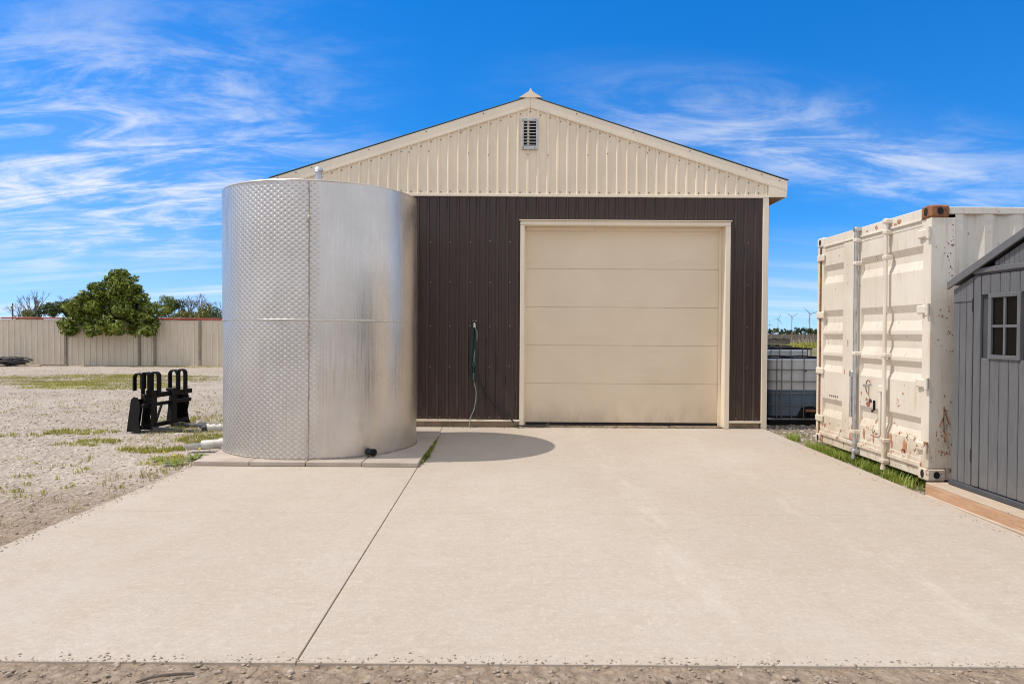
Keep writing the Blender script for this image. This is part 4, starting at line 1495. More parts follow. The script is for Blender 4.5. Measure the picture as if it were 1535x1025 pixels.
def ibc(x0, y0, z0, label, w=1.0, dp=1.0, hgt=1.13, level=0.5):
    t = thing('caged_water_tank', label, 'water tank', (x0 + w / 2, y0 + dp / 2, z0), 'caged plastic water tanks beside the garage')
    z1 = z0 + hgt
    zc = z0 + 0.13
    # pallet: three skids and a deck
    for i in range(3):
        yy = y0 + i * (dp - 0.1) / 2
        MB().box(x0 + 0.02, x0 + w - 0.02, yy, yy + 0.1, z0, z0 + 0.10, 0.006).build('skid', M['black'], t)
    MB().box(x0, x0 + w, y0, y0 + dp, z0 + 0.102, z0 + 0.13, 0.01).build('deck', M['galv'], t)

    def rr(x, y, X, Y, c, n=4):
        out = []
        for cx, cy, a0 in ((X - c, Y - c, 0), (x + c, Y - c, 90), (x + c, y + c, 180), (X - c, y + c, 270)):
            for k_ in range(n + 1):
                a = R(a0 + 90 * k_ / n)
                out.append((cx + c * math.cos(a), cy + c * math.sin(a)))
        return out
    lz = zc + (z1 - zc - 0.08) * level
    ring = rr(x0 + 0.03, y0 + 0.03, x0 + w - 0.03, y0 + dp - 0.03, 0.11)

    def shell(za, zb__, name, mat, dome=False):
        v, f = [], []
        lv = [(za, 1.0), (zb__, 1.0)]
        if dome:
            lv = [(za, 1.0), (zb__ - 0.06, 1.0), (zb__ - 0.02, 0.985), (zb__, 0.93)]
        cx, cy = x0 + w / 2, y0 + dp / 2
        n_ = len(ring)
        for z, s in lv:
            v += [(cx + (p[0] - cx) * s, cy + (p[1] - cy) * s, z) for p in ring]
        for i in range(len(lv) - 1):
            for q in range(n_):
                f.append((i * n_ + q, i * n_ + (q + 1) % n_, (i + 1) * n_ + (q + 1) % n_, (i + 1) * n_ + q))
        f += [tuple(range(n_)), tuple((len(lv) - 1) * n_ + q for q in range(n_))]
        return MB().add(v, f).build(name, mat, t, True)
    if level > 0:
        shell(zc + 0.004, lz, 'bottle_filled_part', M['ibc_blue'])
    top = shell(lz + 0.001, z1 - 0.04, 'bottle', M['ibc_white'], True)
    MB().lathe([(0.0, z1 + 0.005), (0.10, z1 + 0.005), (0.11, z1 - 0.005), (0.11, z1 - 0.05)], x0 + w / 2, y0 + dp / 2, 20).build('fill_cap', M['black_rubber'], top, True, fix=False)
    MB().tube([(x0 + 0.62, y0 + 0.032, zc + 0.77), (x0 + 0.62, y0 + 0.02, zc + 0.77)], 0.014, 10).build('plug', M['black_rubber'], top)
    # cage
    big = rr(x0, y0, x0 + w, y0 + dp, 0.12)
    for i, z in enumerate(np.linspace(zc + 0.03, z1 - 0.02, 6)):
        MB().tube([(*p, z) for p in big] + [(*big[0], z)], 0.009 if 0 < i < 5 else 0.014, 6, False).build('cage_hoop', M['cage'] if 0 < i < 5 else M['black'], t, True)
    for fx in (0.14, 0.20 + 0.02, 0.38, 0.58, 0.79, 0.88):
        MB().tube([(x0 + fx * w, y0 - 0.012, zc), (x0 + fx * w, y0 - 0.012, z1 - 0.02)], 0.0085, 6).build('cage_bar', M['cage'], t, True)
        MB().tube([(x0 + fx * w, y0 + dp + 0.012, zc), (x0 + fx * w, y0 + dp + 0.012, z1 - 0.02)], 0.0085, 6).build('cage_bar', M['cage'], t, True)
    for fy in (0.15, 0.33, 0.5, 0.67, 0.85):
        for xx in (x0 - 0.012, x0 + w + 0.012):
            MB().tube([(xx, y0 + fy * dp, zc), (xx, y0 + fy * dp, z1 - 0.02)], 0.0085, 6).build('cage_bar', M['cage'], t, True)
    # dark plate painting the shade of a valve recess, with a rusty brown flap
    MB().prism([(x0 + 0.47, zc + 0.01), (x0 + 0.86, zc + 0.01), (x0 + 0.84, zc + 0.14), (x0 + 0.74, zc + 0.20), (x0 + 0.56, zc + 0.18)], 1, y0 + 0.016, y0 + 0.028).build('recess_shade_plate', M['dark'], t)
    vv = MB().tube([(x0 + 0.68, y0 + 0.02, zc + 0.085), (x0 + 0.68, y0 - 0.10, zc + 0.075)], 0.036, 12).build('valve', M['black'], t, True)
    MB().box(x0 + 0.60, x0 + 0.78, y0 - 0.06, y0 - 0.02, zc + 0.105, zc + 0.150, 0.01).build('valve_handle', M['rust'], vv)
    return t


ibc(4.16, 11.42, -0.04, 'half full caged water tank with grey blue liquid, nearest the container')
ibc(4.46, 12.72, 0.05, 'raised caged water tank standing behind the half full one', level=0.3, hgt=1.16)

st = thing('pallet_stack', 'stack of weathered wooden pallets behind the caged tanks', 'pallets', (5.1, 14.6, GZ))
for lay in range(10):
    z = GZ + lay * 0.142
    dx = random.uniform(-0.06, 0.06)
    for i in range(3):
        yy = 14.1 + i * 0.5
        MB().box(4.62 + dx, 5.62 + dx, yy, yy + 0.09, z + 0.001, z + 0.095).build('bearer', M['grey_wood'], st)
    for i in range(6):
        xx = 4.62 + dx + i * 0.18
        MB().box(xx, xx + 0.10, 14.08, 15.2, z + 0.097, z + 0.120, 0.003).build('deck_board', M['grey_wood'], st)

# ------------------------------------------------------------------ pallet fork attachment
fk_o = thing('pallet_fork_attachment', 'black loader fork attachment parked on the gravel behind the tank', 'loader attachment', (-5.45, 10.15, GZ), local=True, rz=-math.atan2(0.17, 1.15))
# local: x = fork direction, y = along the frame


def fpart(mb, name, par=fk_o, mat='black', smooth=False):
    return mb.build(name, M[mat], par, smooth)


L = 1.16
endp = [(-0.115, 0.012), (0.115, 0.0), (0.085, 0.10), (0.07, 0.20), (0.095, 0.31), (0.09, 0.44), (0.055, 0.505), (0.0, 0.515), (-0.045, 0.48)]
for y in (-0.012, L):
    fpart(MB().prism(endp, 1, y, y + 0.016), 'end_plate')
for y in (0.26, 0.86):
    fpart(MB().prism([(p[0] * 0.8, p[1]) for p in endp], 1, y, y + 0.016), 'gusset')
fpart(MB().add([(-0.11, 0.005, 0.03), (-0.11, L, 0.03), (-0.045, L, 0.47), (-0.045, 0.005, 0.47), (-0.10, 0.005, 0.03), (-0.10, L, 0.03), (-0.035, L, 0.47), (-0.035, 0.005, 0.47)],
               [(0, 1, 2, 3), (4, 5, 6, 7), (0, 1, 5, 4), (1, 2, 6, 5), (2, 3, 7, 6), (3, 0, 4, 7)][:0] or []), 'hidden') if False else None
# back plate only at both ends, open in the middle
for (a, b) in ((0.005, 0.25), (0.88, L - 0.001)):
    fpart(MB().add([(-0.108, a, 0.03), (-0.108, b, 0.03), (-0.04, b, 0.47), (-0.04, a, 0.47), (-0.096, a, 0.03), (-0.096, b, 0.03), (-0.028, b, 0.47), (-0.028, a, 0.47)],
                   [(0, 1, 2, 3), (4, 5, 6, 7), (0, 1, 5, 4), (1, 2, 6, 5), (2, 3, 7, 6), (3, 0, 4, 7)]), 'back_plate')
fpart(MB().box(0.10, 0.165, 0.0, L, 0.485, 0.555, 0.008), 'top_rail')
fpart(MB().box(0.10, 0.150, 0.0, L, 0.36, 0.41, 0.006), 'middle_rail')
fpart(MB().box(0.06, 0.115, 0.02, L - 0.02, 0.04, 0.10, 0.006), 'bottom_rail')
fpart(MB().tube([(0.09, 0.34, 0.09), (0.09, 0.50, 0.38)], 0.02, 6), 'brace')
fpart(MB().tube([(0.09, 0.78, 0.09), (0.09, 0.66, 0.38)], 0.02, 6), 'brace')
for i, y in enumerate((0.17, 0.64)):
    up = fpart(MB().box(0.168, 0.212, y - 0.05, y + 0.05, 0.02, 0.60, 0.008), 'fork_upright', mat='black')
    fpart(MB().prism([(0.168, 0.0), (0.93, 0.012), (0.95, 0.02), (0.93, 0.028), (0.25, 0.052), (0.205, 0.075), (0.168, 0.075)], 1, y - 0.05, y + 0.05), 'fork_tine', up, 'tine')
    fpart(MB().box(0.085, 0.167, y - 0.045, y + 0.045, 0.557, 0.60, 0.006), 'fork_hook', up)


def strap(y, x0, x1, ztop, w, zl):
    r = (x1 - x0) / 2
    c = (x0 + x1) / 2
    pts = [(x1, 0.50)] + [(c + r * math.cos(a), ztop - r + r * math.sin(a)) for a in np.linspace(0, math.pi, 9)] + [(x0, zl)]
    inner = [(x1 - 0.018, 0.50)] + [(c + (r - 0.018) * math.cos(a), ztop - r + (r - 0.018) * math.sin(a)) for a in np.linspace(0, math.pi, 9)] + [(x0 + 0.018, zl)]
    v, f = [], []
    for a, b in zip(pts, inner):
        v += [(a[0], y, a[1]), (a[0], y + w, a[1]), (b[0], y, b[1]), (b[0], y + w, b[1])]
    for i in range(len(pts) - 1):
        p, q = 4 * i, 4 * i + 4
        f += [(p, p + 1, q + 1, q), (p + 2, p + 3, q + 3, q + 2), (p, p + 2, q + 2, q), (p + 1, p + 3, q + 3, q + 1)]
    f += [(0, 1, 3, 2), (4 * len(pts) - 4, 4 * len(pts) - 3, 4 * len(pts) - 1, 4 * len(pts) - 2)]
    fpart(MB().add(v, f), 'top_loop', smooth=False)


strap(0.03, -0.05, 0.10, 0.86, 0.07, 0.60)
strap(0.10, 0.02, 0.15, 0.87, 0.11, 0.62)
strap(0.18, -0.02, 0.12, 0.85, 0.05, 0.58)
strap(0.24, 0.06, 0.20, 0.87, 0.09, 0.55)
strap(0.80, -0.02, 0.13, 0.87, 0.08, 0.52)
strap(0.93, 0.03, 0.17, 0.875, 0.09, 0.52)

# ------------------------------------------------------------------ fence behind the yard
FY, FH = 29.4, 1.88
fence = thing('steel_fence', 'long beige ribbed steel fence with a red top rail across the yard', 'fence', (-15, FY, GZ))
seams = [-27.2, -23.4, -18.62, -15.55, -14.90, -13.02, -9.9, -6.5, -3.0]
fr = random.Random(5)
for a, b in zip(seams[:-1], seams[1:]):
    n = max(1, round((b - a) / 0.92))
    w = (b - a) / n
    for i in range(n):
        x0, x1 = a + i * w, a + (i + 1) * w
        v, f, pts = [], [], []
        x = x0
        off = fr.uniform(0, 0.012)
        pitch = w / 4
        for q in range(4):
            pts += [(x, 0), (x + pitch * 0.72, 0), (x + pitch * 0.78, -0.022), (x + pitch * 0.94, -0.022)]
            x += pitch
        pts.append((x1, 0))
        top = FH + fr.uniform(-0.012, 0.012)
        for xx, d in pts:
            v += [(xx, FY + d - off, GZ - 0.03), (xx, FY + d - off, top), (xx, FY + d - off + 0.002, GZ - 0.03), (xx, FY + d - off + 0.002, top)]
        for q in range(len(pts) - 1):
            p, r_ = 4 * q, 4 * q + 4
            f += [(p, r_, r_ + 1, p + 1), (p + 2, p + 3, r_ + 3, r_ + 2), (p + 1, r_ + 1, r_ + 3, p + 3)]
        MB().add(v, f).build('fence_sheet', M['fence'], fence, fix=False)
for s in seams:
    MB().box(s - 0.05, s + 0.05, FY - 0.085, FY - 0.037, GZ - 0.05, FH - 0.01, 0.008).build('fence_post', M['fence_post'], fence)
for a, b in ((-21.3, -18.75), (-14.85, -3.0)):
    MB().box(a, b, FY - 0.07, FY + 0.05, FH + 0.015, FH + 0.085, 0.012).build('red_top_rail', M['red'], fence)
MB().box(-18.7, -14.9, FY - 0.03, FY + 0.05, FH + 0.015, FH + 0.06, 0.01).build('top_rail', M['fence'], fence)
MB().box(-27.2, -21.35, FY - 0.03, FY + 0.05, FH + 0.015, FH + 0.06, 0.01).build('top_rail', M['fence'], fence)

# ------------------------------------------------------------------ trees
def leaf_cloud(centers, radii, n, size, flat=0.85, shell=0.55, seed=1, clip=None):
    """leaf quads scattered in overlapping clumps"""
    g = np.random.default_rng(seed)
    centers, radii = np.array(centers, float), np.array(radii, float)
    wgt = radii ** 2
    idx = g.choice(len(centers), n, p=wgt / wgt.sum())
    d = g.normal(size=(n, 3))
    d /= np.linalg.norm(d, axis=1, keepdims=True)
    rad = (shell + (1 - shell) * g.random(n)) * (0.82 + 0.30 * g.random(n) ** 2)
    p = centers[idx] + d * (radii[idx] * rad)[:, None] * np.array([1, 1, flat])
    # leaf frame: normal leans outward and up
    nrm = d + g.normal(size=(n, 3)) * 0.55 + np.array([0, 0, 0.35])
    nrm /= np.linalg.norm(nrm, axis=1, keepdims=True)
    t = np.cross(nrm, g.normal(size=(n, 3)))
    t /= np.linalg.norm(t, axis=1, keepdims=True)
    b = np.cross(nrm, t)
    s = (size * (0.6 + 0.8 * g.random(n)))[:, None]
    q0 = p - t * s
    q1 = p + b * s * 0.45 + nrm * s * 0.12
    q2 = p + t * s
    q3 = p - b * s * 0.45 + nrm * s * 0.12
    if clip is not None:
        keep = clip(p)
        q0, q1, q2, q3 = q0[keep], q1[keep], q2[keep], q3[keep]
        n = len(q0)
    V = np.stack([q0, q1, q2, q3], 1).reshape(-1, 3)
    F = np.arange(n * 4).reshape(n, 4)
    return V, F


def bare_tree(base, height, seed, spread=0.5, mat='twig', depth=5, r0=None):
    rs_ = random.Random(seed)
    trunk, br = MB(), MB()
    r0 = r0 or height * 0.022

    def grow(p, d, ln, r, lev):
        p2 = p + d * ln
        mid = p + d * ln * 0.5 + Vector((rs_.uniform(-1, 1), rs_.uniform(-1, 1), 0)) * ln * 0.04
        (trunk if lev == 0 else br).tube([p, mid, p2], [r, r * 0.85, r * 0.7], 5 if lev < 2 else 3, False)
        if lev >= depth:
            return
        for _ in range(rs_.choice((2, 3)) if lev > 0 else 4):
            nd = (d + Vector((rs_.uniform(-1, 1), rs_.uniform(-1, 1), rs_.uniform(-0.15, 0.5))) * spread).normalized()
            grow(p2, nd, ln * rs_.uniform(0.62, 0.85), max(r * 0.62, height * 0.0022), lev + 1)
    grow(Vector(base), Vector((rs_.uniform(-.05, .05), 0, 1)).normalized(), height * 0.27, r0, 0)
    return trunk, br


def bare(base, height, seed, label, **kw):
    t = thing('bare_tree', label, 'tree', base, 'leafless trees beyond the fence')
    tr, br = bare_tree(base, height, seed, **kw)
    tr.build('trunk', M['bark'], t, True, fix=False)
    br.build('crown', M['twig'], t, False, fix=False)


def bush(name, label, base, centers, radii, n, size, mat, seed, group=None, cat='bush', stems=4):
    t = thing(name, label, cat, base, group)
    m_ = MB()
    rs_ = random.Random(seed)
    for i in range(stems):
        c = Vector(centers[rs_.randrange(len(centers))])
        for _ in range(40):
            if c.y >= base[1] - 0.2:
                break
            c = Vector(centers[rs_.randrange(len(centers))])
        c.y = max(c.y, base[1] - 0.2)
        b = Vector(base) + Vector((rs_.uniform(-.1, .1), rs_.uniform(-.1, .1), 0)) * radii[0]
        m_.tube([b, (b + c) / 2 + Vector((rs_.uniform(-.1, .1), rs_.uniform(-.1, .1), 0)), c], [radii[0] * 0.06, radii[0] * 0.04, radii[0] * 0.015], 6, False)
    m_.build('trunk', M['bark'], t, True, fix=False)
    V, F = leaf_cloud(centers, radii, n, size, seed=seed)
    link('crown', raw_mesh('crown', V, F), M[mat], t)
    return t


# the big green bush growing over the fence
bc, br_ = [], []
g = random.Random(21)
OUT = ((102, 492), (110, 470), (120, 452), (130, 436), (142, 430), (152, 428), (162, 418), (172, 410), (184, 407), (196, 410), (205, 424), (214, 436), (224, 448), (233, 462), (240, 482), (243, 495))
for px in np.arange(106, 242, 6.5):
    ytop = float(np.interp(px, [o_[0] for o_ in OUT], [o_[1] for o_ in OUT]))
    zt = CAM_H + (494.6 - ytop) * 29.3 / 1055.0
    z = 1.42 + g.uniform(0, 0.12)
    while z < zt - 0.12:
        r_ = g.uniform(0.22, 0.40)
        r_ = min(r_, max(0.16, zt - z))
        bc.append(((px + g.uniform(-4, 4) - 767.5) * 29.3 / 1055.0, 29.2 + g.uniform(-0.75, 0.75) * (1.0 - 0.3 * (z - 1.4) / 2.2), min(z, zt - r_ * 0.8)))
        br_.append(r_)
        z += g.uniform(0.24, 0.40)
for i in range(26):                       # stray sprigs that break the outline
    px = g.uniform(108, 238)
    ytop = float(np.interp(px, [o_[0] for o_ in OUT], [o_[1] for o_ in OUT]))
    bc.append(((px - 767.5) * 29.3 / 1055.0, 29.2 + g.uniform(-0.4, 0.4), CAM_H + (494.6 - ytop) * 29.3 / 1055.0 + g.uniform(-0.1, 0.05)))
    br_.append(g.uniform(0.10, 0.18))
bush('leafy_bush', 'big round dark green bush spilling over the beige fence', (-16.6, 29.95, GZ), bc, br_, 19000, 0.085, 'leaf', 3, cat='bush', stems=9)


def at(px, d):
    return (px - 767.5) / 1055.0 * d


def simple_bush(px, d, wpx, ytop, mat, seed, label, n=1500, zlow=0.9):
    x = at(px, d)
    w = wpx / 1055.0 * d
    y0 = 498 + (px - 767.5) * 0.0061
    ztop = CAM_H + (y0 - ytop) * d / 1055.0
    g_ = random.Random(seed)
    cs, rs_ = [], []
    for i in range(14):
        u = g_.uniform(-1, 1)
        cs.append((x + u * w * 0.40, d + g_.uniform(-.4, .4) * w, zlow + (ztop - zlow) * (1 - 0.5 * abs(u) ** 1.7) * g_.uniform(0.55, 1.0)))
        rs_.append(w * g_.uniform(0.13, 0.24))
    bush('hedge_bush', label, (x, d, GZ), cs, rs_, int(n * 1.5), w * 0.032, mat, seed, 'bushes beyond the fence', stems=3)


simple_bush(36, 62, 32, 458, 'leaf_olive', 41, 'low olive bush beside the utility pole, beyond the fence', 1500)
simple_bush(84, 66, 62, 444, 'leaf_dark', 42, 'rounded dark bush between two leafless trees at far left', 2600)
simple_bush(246, 48, 42, 442, 'leaf', 43, 'bright green bush just right of the big round bush', 1900)
simple_bush(268, 56, 52, 449, 'leaf_dark', 44, 'dark green bush second to the right of the big bush', 1800)
simple_bush(294, 52, 56, 452, 'leaf_olive', 45, 'olive green bush midway between big bush and tank', 1900)
simple_bush(322, 55, 46, 460, 'leaf_dark', 46, 'low dark bush half hidden by the left edge of the tank', 1500)
bare((at(52, 84), 84, GZ), 6.61, 51, 'tall leafless tree forked like a fan at far left', spread=0.42)
bare((at(32, 88), 88, GZ), 4.96, 52, 'small leafless tree right beside the utility pole', spread=0.5)
bare((at(102, 90), 90, GZ), 6.37, 53, 'leafless tree rising behind the rounded dark bush', spread=0.5)
bare((at(279, 88), 88, GZ), 6.37, 54, 'leafless tree behind the dark bushes right of the big bush', spread=0.5)
bare((at(303, 86), 86, GZ), 6.14, 55, 'leafless tree with pale twigs just left of the tank', spread=0.5)
bare((at(322, 92), 92, GZ), 5.43, 56, 'small leafless tree touching the left outline of the tank', spread=0.55)

pole = thing('utility_pole', 'thin dark utility pole with a short crossarm at far left', 'pole', (at(19, 120), 120, GZ))
MB().tube([(at(19, 120), 120, GZ), (at(19, 120), 120, 5.9)], [0.14, 0.10], 8).build('post', M['bark'], pole, True)
MB().box(at(19, 120) - 0.45, at(19, 120) + 0.45, 119.8, 119.9, 4.6, 4.75).build('crossarm', M['bark'], pole)
MB().box(at(19, 120) - 0.2, at(19, 120) + 0.2, 119.7, 119.85, 4.9, 5.4, 0.05).build('transformer', M['fence_post'], pole)

# far tree line on the right
g = random.Random(77)
for i, px in enumerate((1146, 1151, 1157, 1163, 1168, 1173, 1179, 1184, 1190, 1195, 1201, 1207, 1212, 1217, 1222, 1228)):
    d = 620 + g.uniform(-60, 80)
    x = at(px, d)
    hgt = g.uniform(5.2, 7.6)
    w = g.uniform(4.2, 6.4)
    cs = [(x + g.uniform(-.5, .5) * w * .7, d + g.uniform(-1, 1), GZ + hgt * g.uniform(0.15, 0.86)) for _ in range(10)]
    where = 'small dark tree in the far row beneath the wind turbines'
    t = thing('far_tree', where, 'tree', (x, d, GZ), 'far row of dark trees')
    MB().tube([(x, d, GZ), (x, d, hgt * 0.6)], [0.25, 0.1], 6).build('trunk', M['bark'], t, True)
    V, F = leaf_cloud(cs, [w * g.uniform(.2, .32) for _ in cs], 420, 0.55, seed=200 + i)
    link('crown', raw_mesh('crown', V, F), M['leaf_olive' if i % 5 == 3 else 'leaf_dark'], t)

# wind turbines


def turbine(px, py, d, blade, angles, label):
    x = at(px, d)
    y0 = 498 + (px - 767.5) * 0.0061
    z = CAM_H + (y0 - py) * d / 1055.0
    t = thing('wind_turbine', label, 'wind turbine', (x, d, GZ), 'far wind turbines')
    MB().tube([(x, d, GZ), (x, d, z)], [2.6, 1.6], 10).build('tower', M['turbine'], t, True)
    MB().box(x - 2, x + 2, d - 5, d + 6, z - 1.8, z + 2.2, 0.6).build('nacelle', M['turbine'], t)
    hub = MB().tube([(x, d - 9, z), (x, d - 5, z)], [0.8, 2.0], 10).build('hub', M['turbine'], t, True)
    for a in angles:
        dx, dz = math.cos(R(a)), math.sin(R(a))
        nx, nz = -dz, dx
        v = []
        for s, w in ((0.02, 1.1), (0.18, 2.1), (0.5, 1.5), (1.0, 0.35)):
            c = (x + dx * blade * s, z + dz * blade * s)
            for o_, yy in ((-w, -7.6), (w, -7.6), (w, -6.8), (-w, -6.8)):
                v.append((c[0] + nx * o_, d + yy, c[1] + nz * o_))
        f = []
        for i in range(3):
            for q in range(4):
                f.append((4 * i + q, 4 * i + (q + 1) % 4, 4 * i + 4 + (q + 1) % 4, 4 * i + 4 + q))
        f += [(0, 1, 2, 3), (12, 13, 14, 15)]
        MB().add(v, f).build('blade', M['turbine'], t)


turbine(1153.5, 486, 6500, 42, (95, 215, 335), 'faintest wind turbine, just right of the garage corner')
turbine(1166, 478.2, 4900, 46, (186, 66, 306), 'distant wind turbine second from the garage corner')
turbine(1186.5, 474.7, 4500, 46, (147, 28, 268), 'wind turbine in the middle of the gap, third from the garage')
turbine(1213.3, 470.7, 3400, 46, (136, 16, 257), 'largest wind turbine, nearest the shipping container')

# vineyard posts and canes seen over the tanks
for i, (px, d, hh) in enumerate(((1187, 78, 1.75), (1203, 82, 1.45), (1210, 80, 1.6), (1219, 79, 1.5), (1172, 84, 1.4), (1156, 80, 1.4))):
    x = at(px, d)
    lab = ('weathered vineyard end post with a slanting brace', 'slim vineyard post just right of the braced one', 'vineyard post third from the braced end post', 'vineyard post beside the container edge',
           'vineyard post above the pallet stack', 'vineyard post next to the garage corner')[i]
    t = thing('vineyard_post', lab, 'post', (x, d, GZ), 'vineyard posts behind the tanks')
    MB().tube([(x, d, GZ), (x + 0.03, d, hh)], 0.055, 7).build('post', M['grey_wood'], t, True)
    if i == 0:
        MB().tube([(x + 0.05, d, hh - 0.3), (x + 1.0, d + 0.1, GZ)], 0.05, 7).build('brace', M['grey_wood'], t, True)
m = MB()
g = random.Random(91)
for rrow in range(26):
    d = 84 + rrow * 9
    x = 5.3 / 12.0 * d * 0.62
    while x < 0.52 * d:
        h1 = g.uniform(0.9, 1.5)
        m.tube([(x, d, GZ), (x + g.uniform(-.15, .15), d, h1 * 0.6), (x + g.uniform(-.4, .4), d, h1)], [0.045, 0.04, 0.025], 3, False)
        m.tube([(x, d, h1 * 0.6), (x + g.uniform(-.5, .5), d, h1 + 0.1)], [0.02, 0.01], 3, False)
        x += g.uniform(0.5, 1.0)
o = m.build('vineyard_rows', M['twig'], None, False, fix=False)
tag(o, 'rows of bare brown grape vines in the field beyond the tanks', 'vines', kind='stuff')

# ------------------------------------------------------------------ heap by the fence
g = random.Random(14)
m = MB()
for i in range(30):
    cx, cy = -20.35 + g.uniform(-0.45, 0.35), 28.4 + g.uniform(-0.3, 0.3)
    rad = g.uniform(0.35, 0.85)
    zc = g.uniform(0.02, 0.20)
    tl = g.uniform(-0.35, 0.35)
    pts = [(cx + rad * math.cos(a), cy + 0.5 * rad * math.sin(a), max(GZ + 0.02, GZ + zc + 0.16 * math.exp(-((math.cos(a) * rad) ** 2) / 0.25) + tl * 0.2 * math.cos(a))) for a in np.linspace(0, 2 * math.pi, 22)]
    m.tube(pts, 0.022, 6, False)
o = m.build('hose_heap', M['black_rubber'], None, True, fix=False)
tag(o, 'tangled heap of black hose at the foot of the fence', 'hose heap')
for i, (x0, x1, y, lab) in enumerate(((-20.1, -18.9, 28.15, 'pale loose plank on the ground by the black heap'), (-19.3, -18.2, 28.75, 'thin grey plank along the fence base right of the black heap'))):
    o = MB().box(x0, x1, y, y + 0.14, GZ + 0.0, GZ + 0.06, 0.006).build('loose_plank', M['ply' if i == 0 else 'grey_wood'])
    tag(o, lab, 'plank', 'loose planks by the fence')

# ------------------------------------------------------------------ loose stones, grass, weeds


def stones():
    gg = np.random.default_rng(5)
    ico = bmesh.new()
    bmesh.ops.create_icosphere(ico, subdivisions=1, radius=1.0)
    bv = np.array([v.co[:] for v in ico.verts])
    bf = np.array([[v.index for v in f.verts] for f in ico.faces])
    ico.free()
    P = []
    S = []

    def area(n, x0, x1, y0, y1, s0, s1, pw=2.0):
        P.append(np.stack([gg.uniform(x0, x1, n), y0 + (y1 - y0) * gg.random(n) ** 1.3], -1))
        S.append(s0 + (s1 - s0) * gg.random(n) ** (pw * 2))
    area(15000, -9.5, -3.44, 3.2, 13.0, 0.004, 0.020)
    area(9000, -20, -3.5, 9.0, 27.0, 0.008, 0.030)
    area(5200, -3.4, 3.7, 2.62, 3.09, 0.002, 0.015, 2.2)
    area(1500, -4.5, -3.4, 2.6, 8.0, 0.004, 0.014)
    area(1700, 3.78, 5.5, 9.0, 12.5, 0.006, 0.030)
    area(800, 3.70, 3.93, 4.2, 9.6, 0.004, 0.018)
    P, S = np.concatenate(P), np.concatenate(S)
    n = len(P)
    on_pad = (P[:, 0] > -3.43) & (P[:, 0] < 3.685 + (P[:, 1] - 3.08) * 0.0255) & (P[:, 1] > 3.083) & (P[:, 1] < 10.8)
    P, S = P[~on_pad], S[~on_pad]
    z = ground_h(P[:, 0], P[:, 1])
    # grit kicked up onto the rim of the slab
    n1, n2, n3 = 900, 700, 350
    E = np.concatenate([np.stack([gg.uniform(-3.4, 3.65, n1), 3.085 + np.abs(gg.normal(0, 0.035, n1))], -1),
                        np.stack([-3.43 + np.abs(gg.normal(0, 0.05, n2)), gg.uniform(3.1, 7.5, n2)], -1),
                        np.stack([3.70 - np.abs(gg.normal(0, 0.05, n3)), gg.uniform(3.4, 10.0, n3)], -1)])
    P, S, z = np.concatenate([P, E]), np.concatenate([S, 0.0015 + 0.006 * gg.random(len(E)) ** 2.5]), np.concatenate([z, np.full(len(E), 0.001)])
    n = len(P)
    q = bv[None] * (1 + 0.28 * gg.normal(size=(n, len(bv), 1)))
    q = q * (S[:, None, None] * gg.uniform(0.65, 1.35, (n, 1, 3)) * np.array([1, 1, 0.62]))
    a = gg.uniform(0, 6.28, n)
    c, s = np.cos(a)[:, None], np.sin(a)[:, None]
    q = np.stack([q[..., 0] * c - q[..., 1] * s, q[..., 0] * s + q[..., 1] * c, q[..., 2]], -1)
    q += np.stack([P[:, 0], P[:, 1], z + S * 0.12], -1)[:, None]
    F = (bf[None] + (np.arange(n) * len(bv))[:, None, None]).reshape(-1, 3)
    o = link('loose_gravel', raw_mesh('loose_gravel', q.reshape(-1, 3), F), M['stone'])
    tag(o, 'loose gravel stones strewn over the yard around the concrete', 'gravel', kind='stuff')


stones()


def blades(pos, hgt, wid, lean, seed, zf=None):
    gg = np.random.default_rng(seed)
    n = len(pos)
    a = gg.uniform(0, 6.28, n)
    h_ = hgt * (0.45 + 0.8 * gg.random(n))
    w_ = wid * (0.7 + 0.6 * gg.random(n))
    ln = lean * gg.random(n) * h_
    d = np.stack([np.cos(a), np.sin(a)], -1)
    side = np.stack([-d[:, 1], d[:, 0]], -1)
    z0 = ground_h(pos[:, 0], pos[:, 1]) if zf is None else zf
    z0 = z0 - 0.004

    def pt(off, s, z):
        return np.stack([pos[:, 0] + d[:, 0] * off + side[:, 0] * s, pos[:, 1] + d[:, 1] * off + side[:, 1] * s, z], -1)
    v = [pt(0, -w_, z0), pt(0, w_, z0), pt(ln * 0.4, w_ * 0.8, z0 + h_ * 0.6), pt(ln * 0.4, -w_ * 0.8, z0 + h_ * 0.6), pt(ln, 0 * w_, z0 + h_)]
    V = np.stack(v, 1).reshape(-1, 3)
    b = np.arange(n) * 5
    F = np.concatenate([np.stack([b, b + 1, b + 2], -1), np.stack([b, b + 2, b + 3], -1), np.stack([b + 3, b + 2, b + 4], -1)])
    return V, F


def clumps(ellipses, seed):
    """(cx, cy, rx, ry, n tufts, blades per tuft, tuft radius)"""
    gg = np.random.default_rng(seed)
    out = []
    for cx, cy, rx, ry, nt, nb, tr in ellipses:
        r = np.sqrt(gg.random(nt))
        t = gg.uniform(0, 6.28, nt)
        c = np.stack([cx + rx * r * np.cos(t), cy + ry * r * np.sin(t)], -1)
        p = np.repeat(c, nb, 0) + gg.normal(size=(nt * nb, 2)) * tr
        out.append(p)
    p = np.concatenate(out)
    on_pad = (p[:, 0] > -3.43) & (p[:, 0] < 3.685 + (p[:, 1] - 3.08) * 0.0255) & (p[:, 1] > 3.083) & (p[:, 1] < 10.8)
    return p[~on_pad]


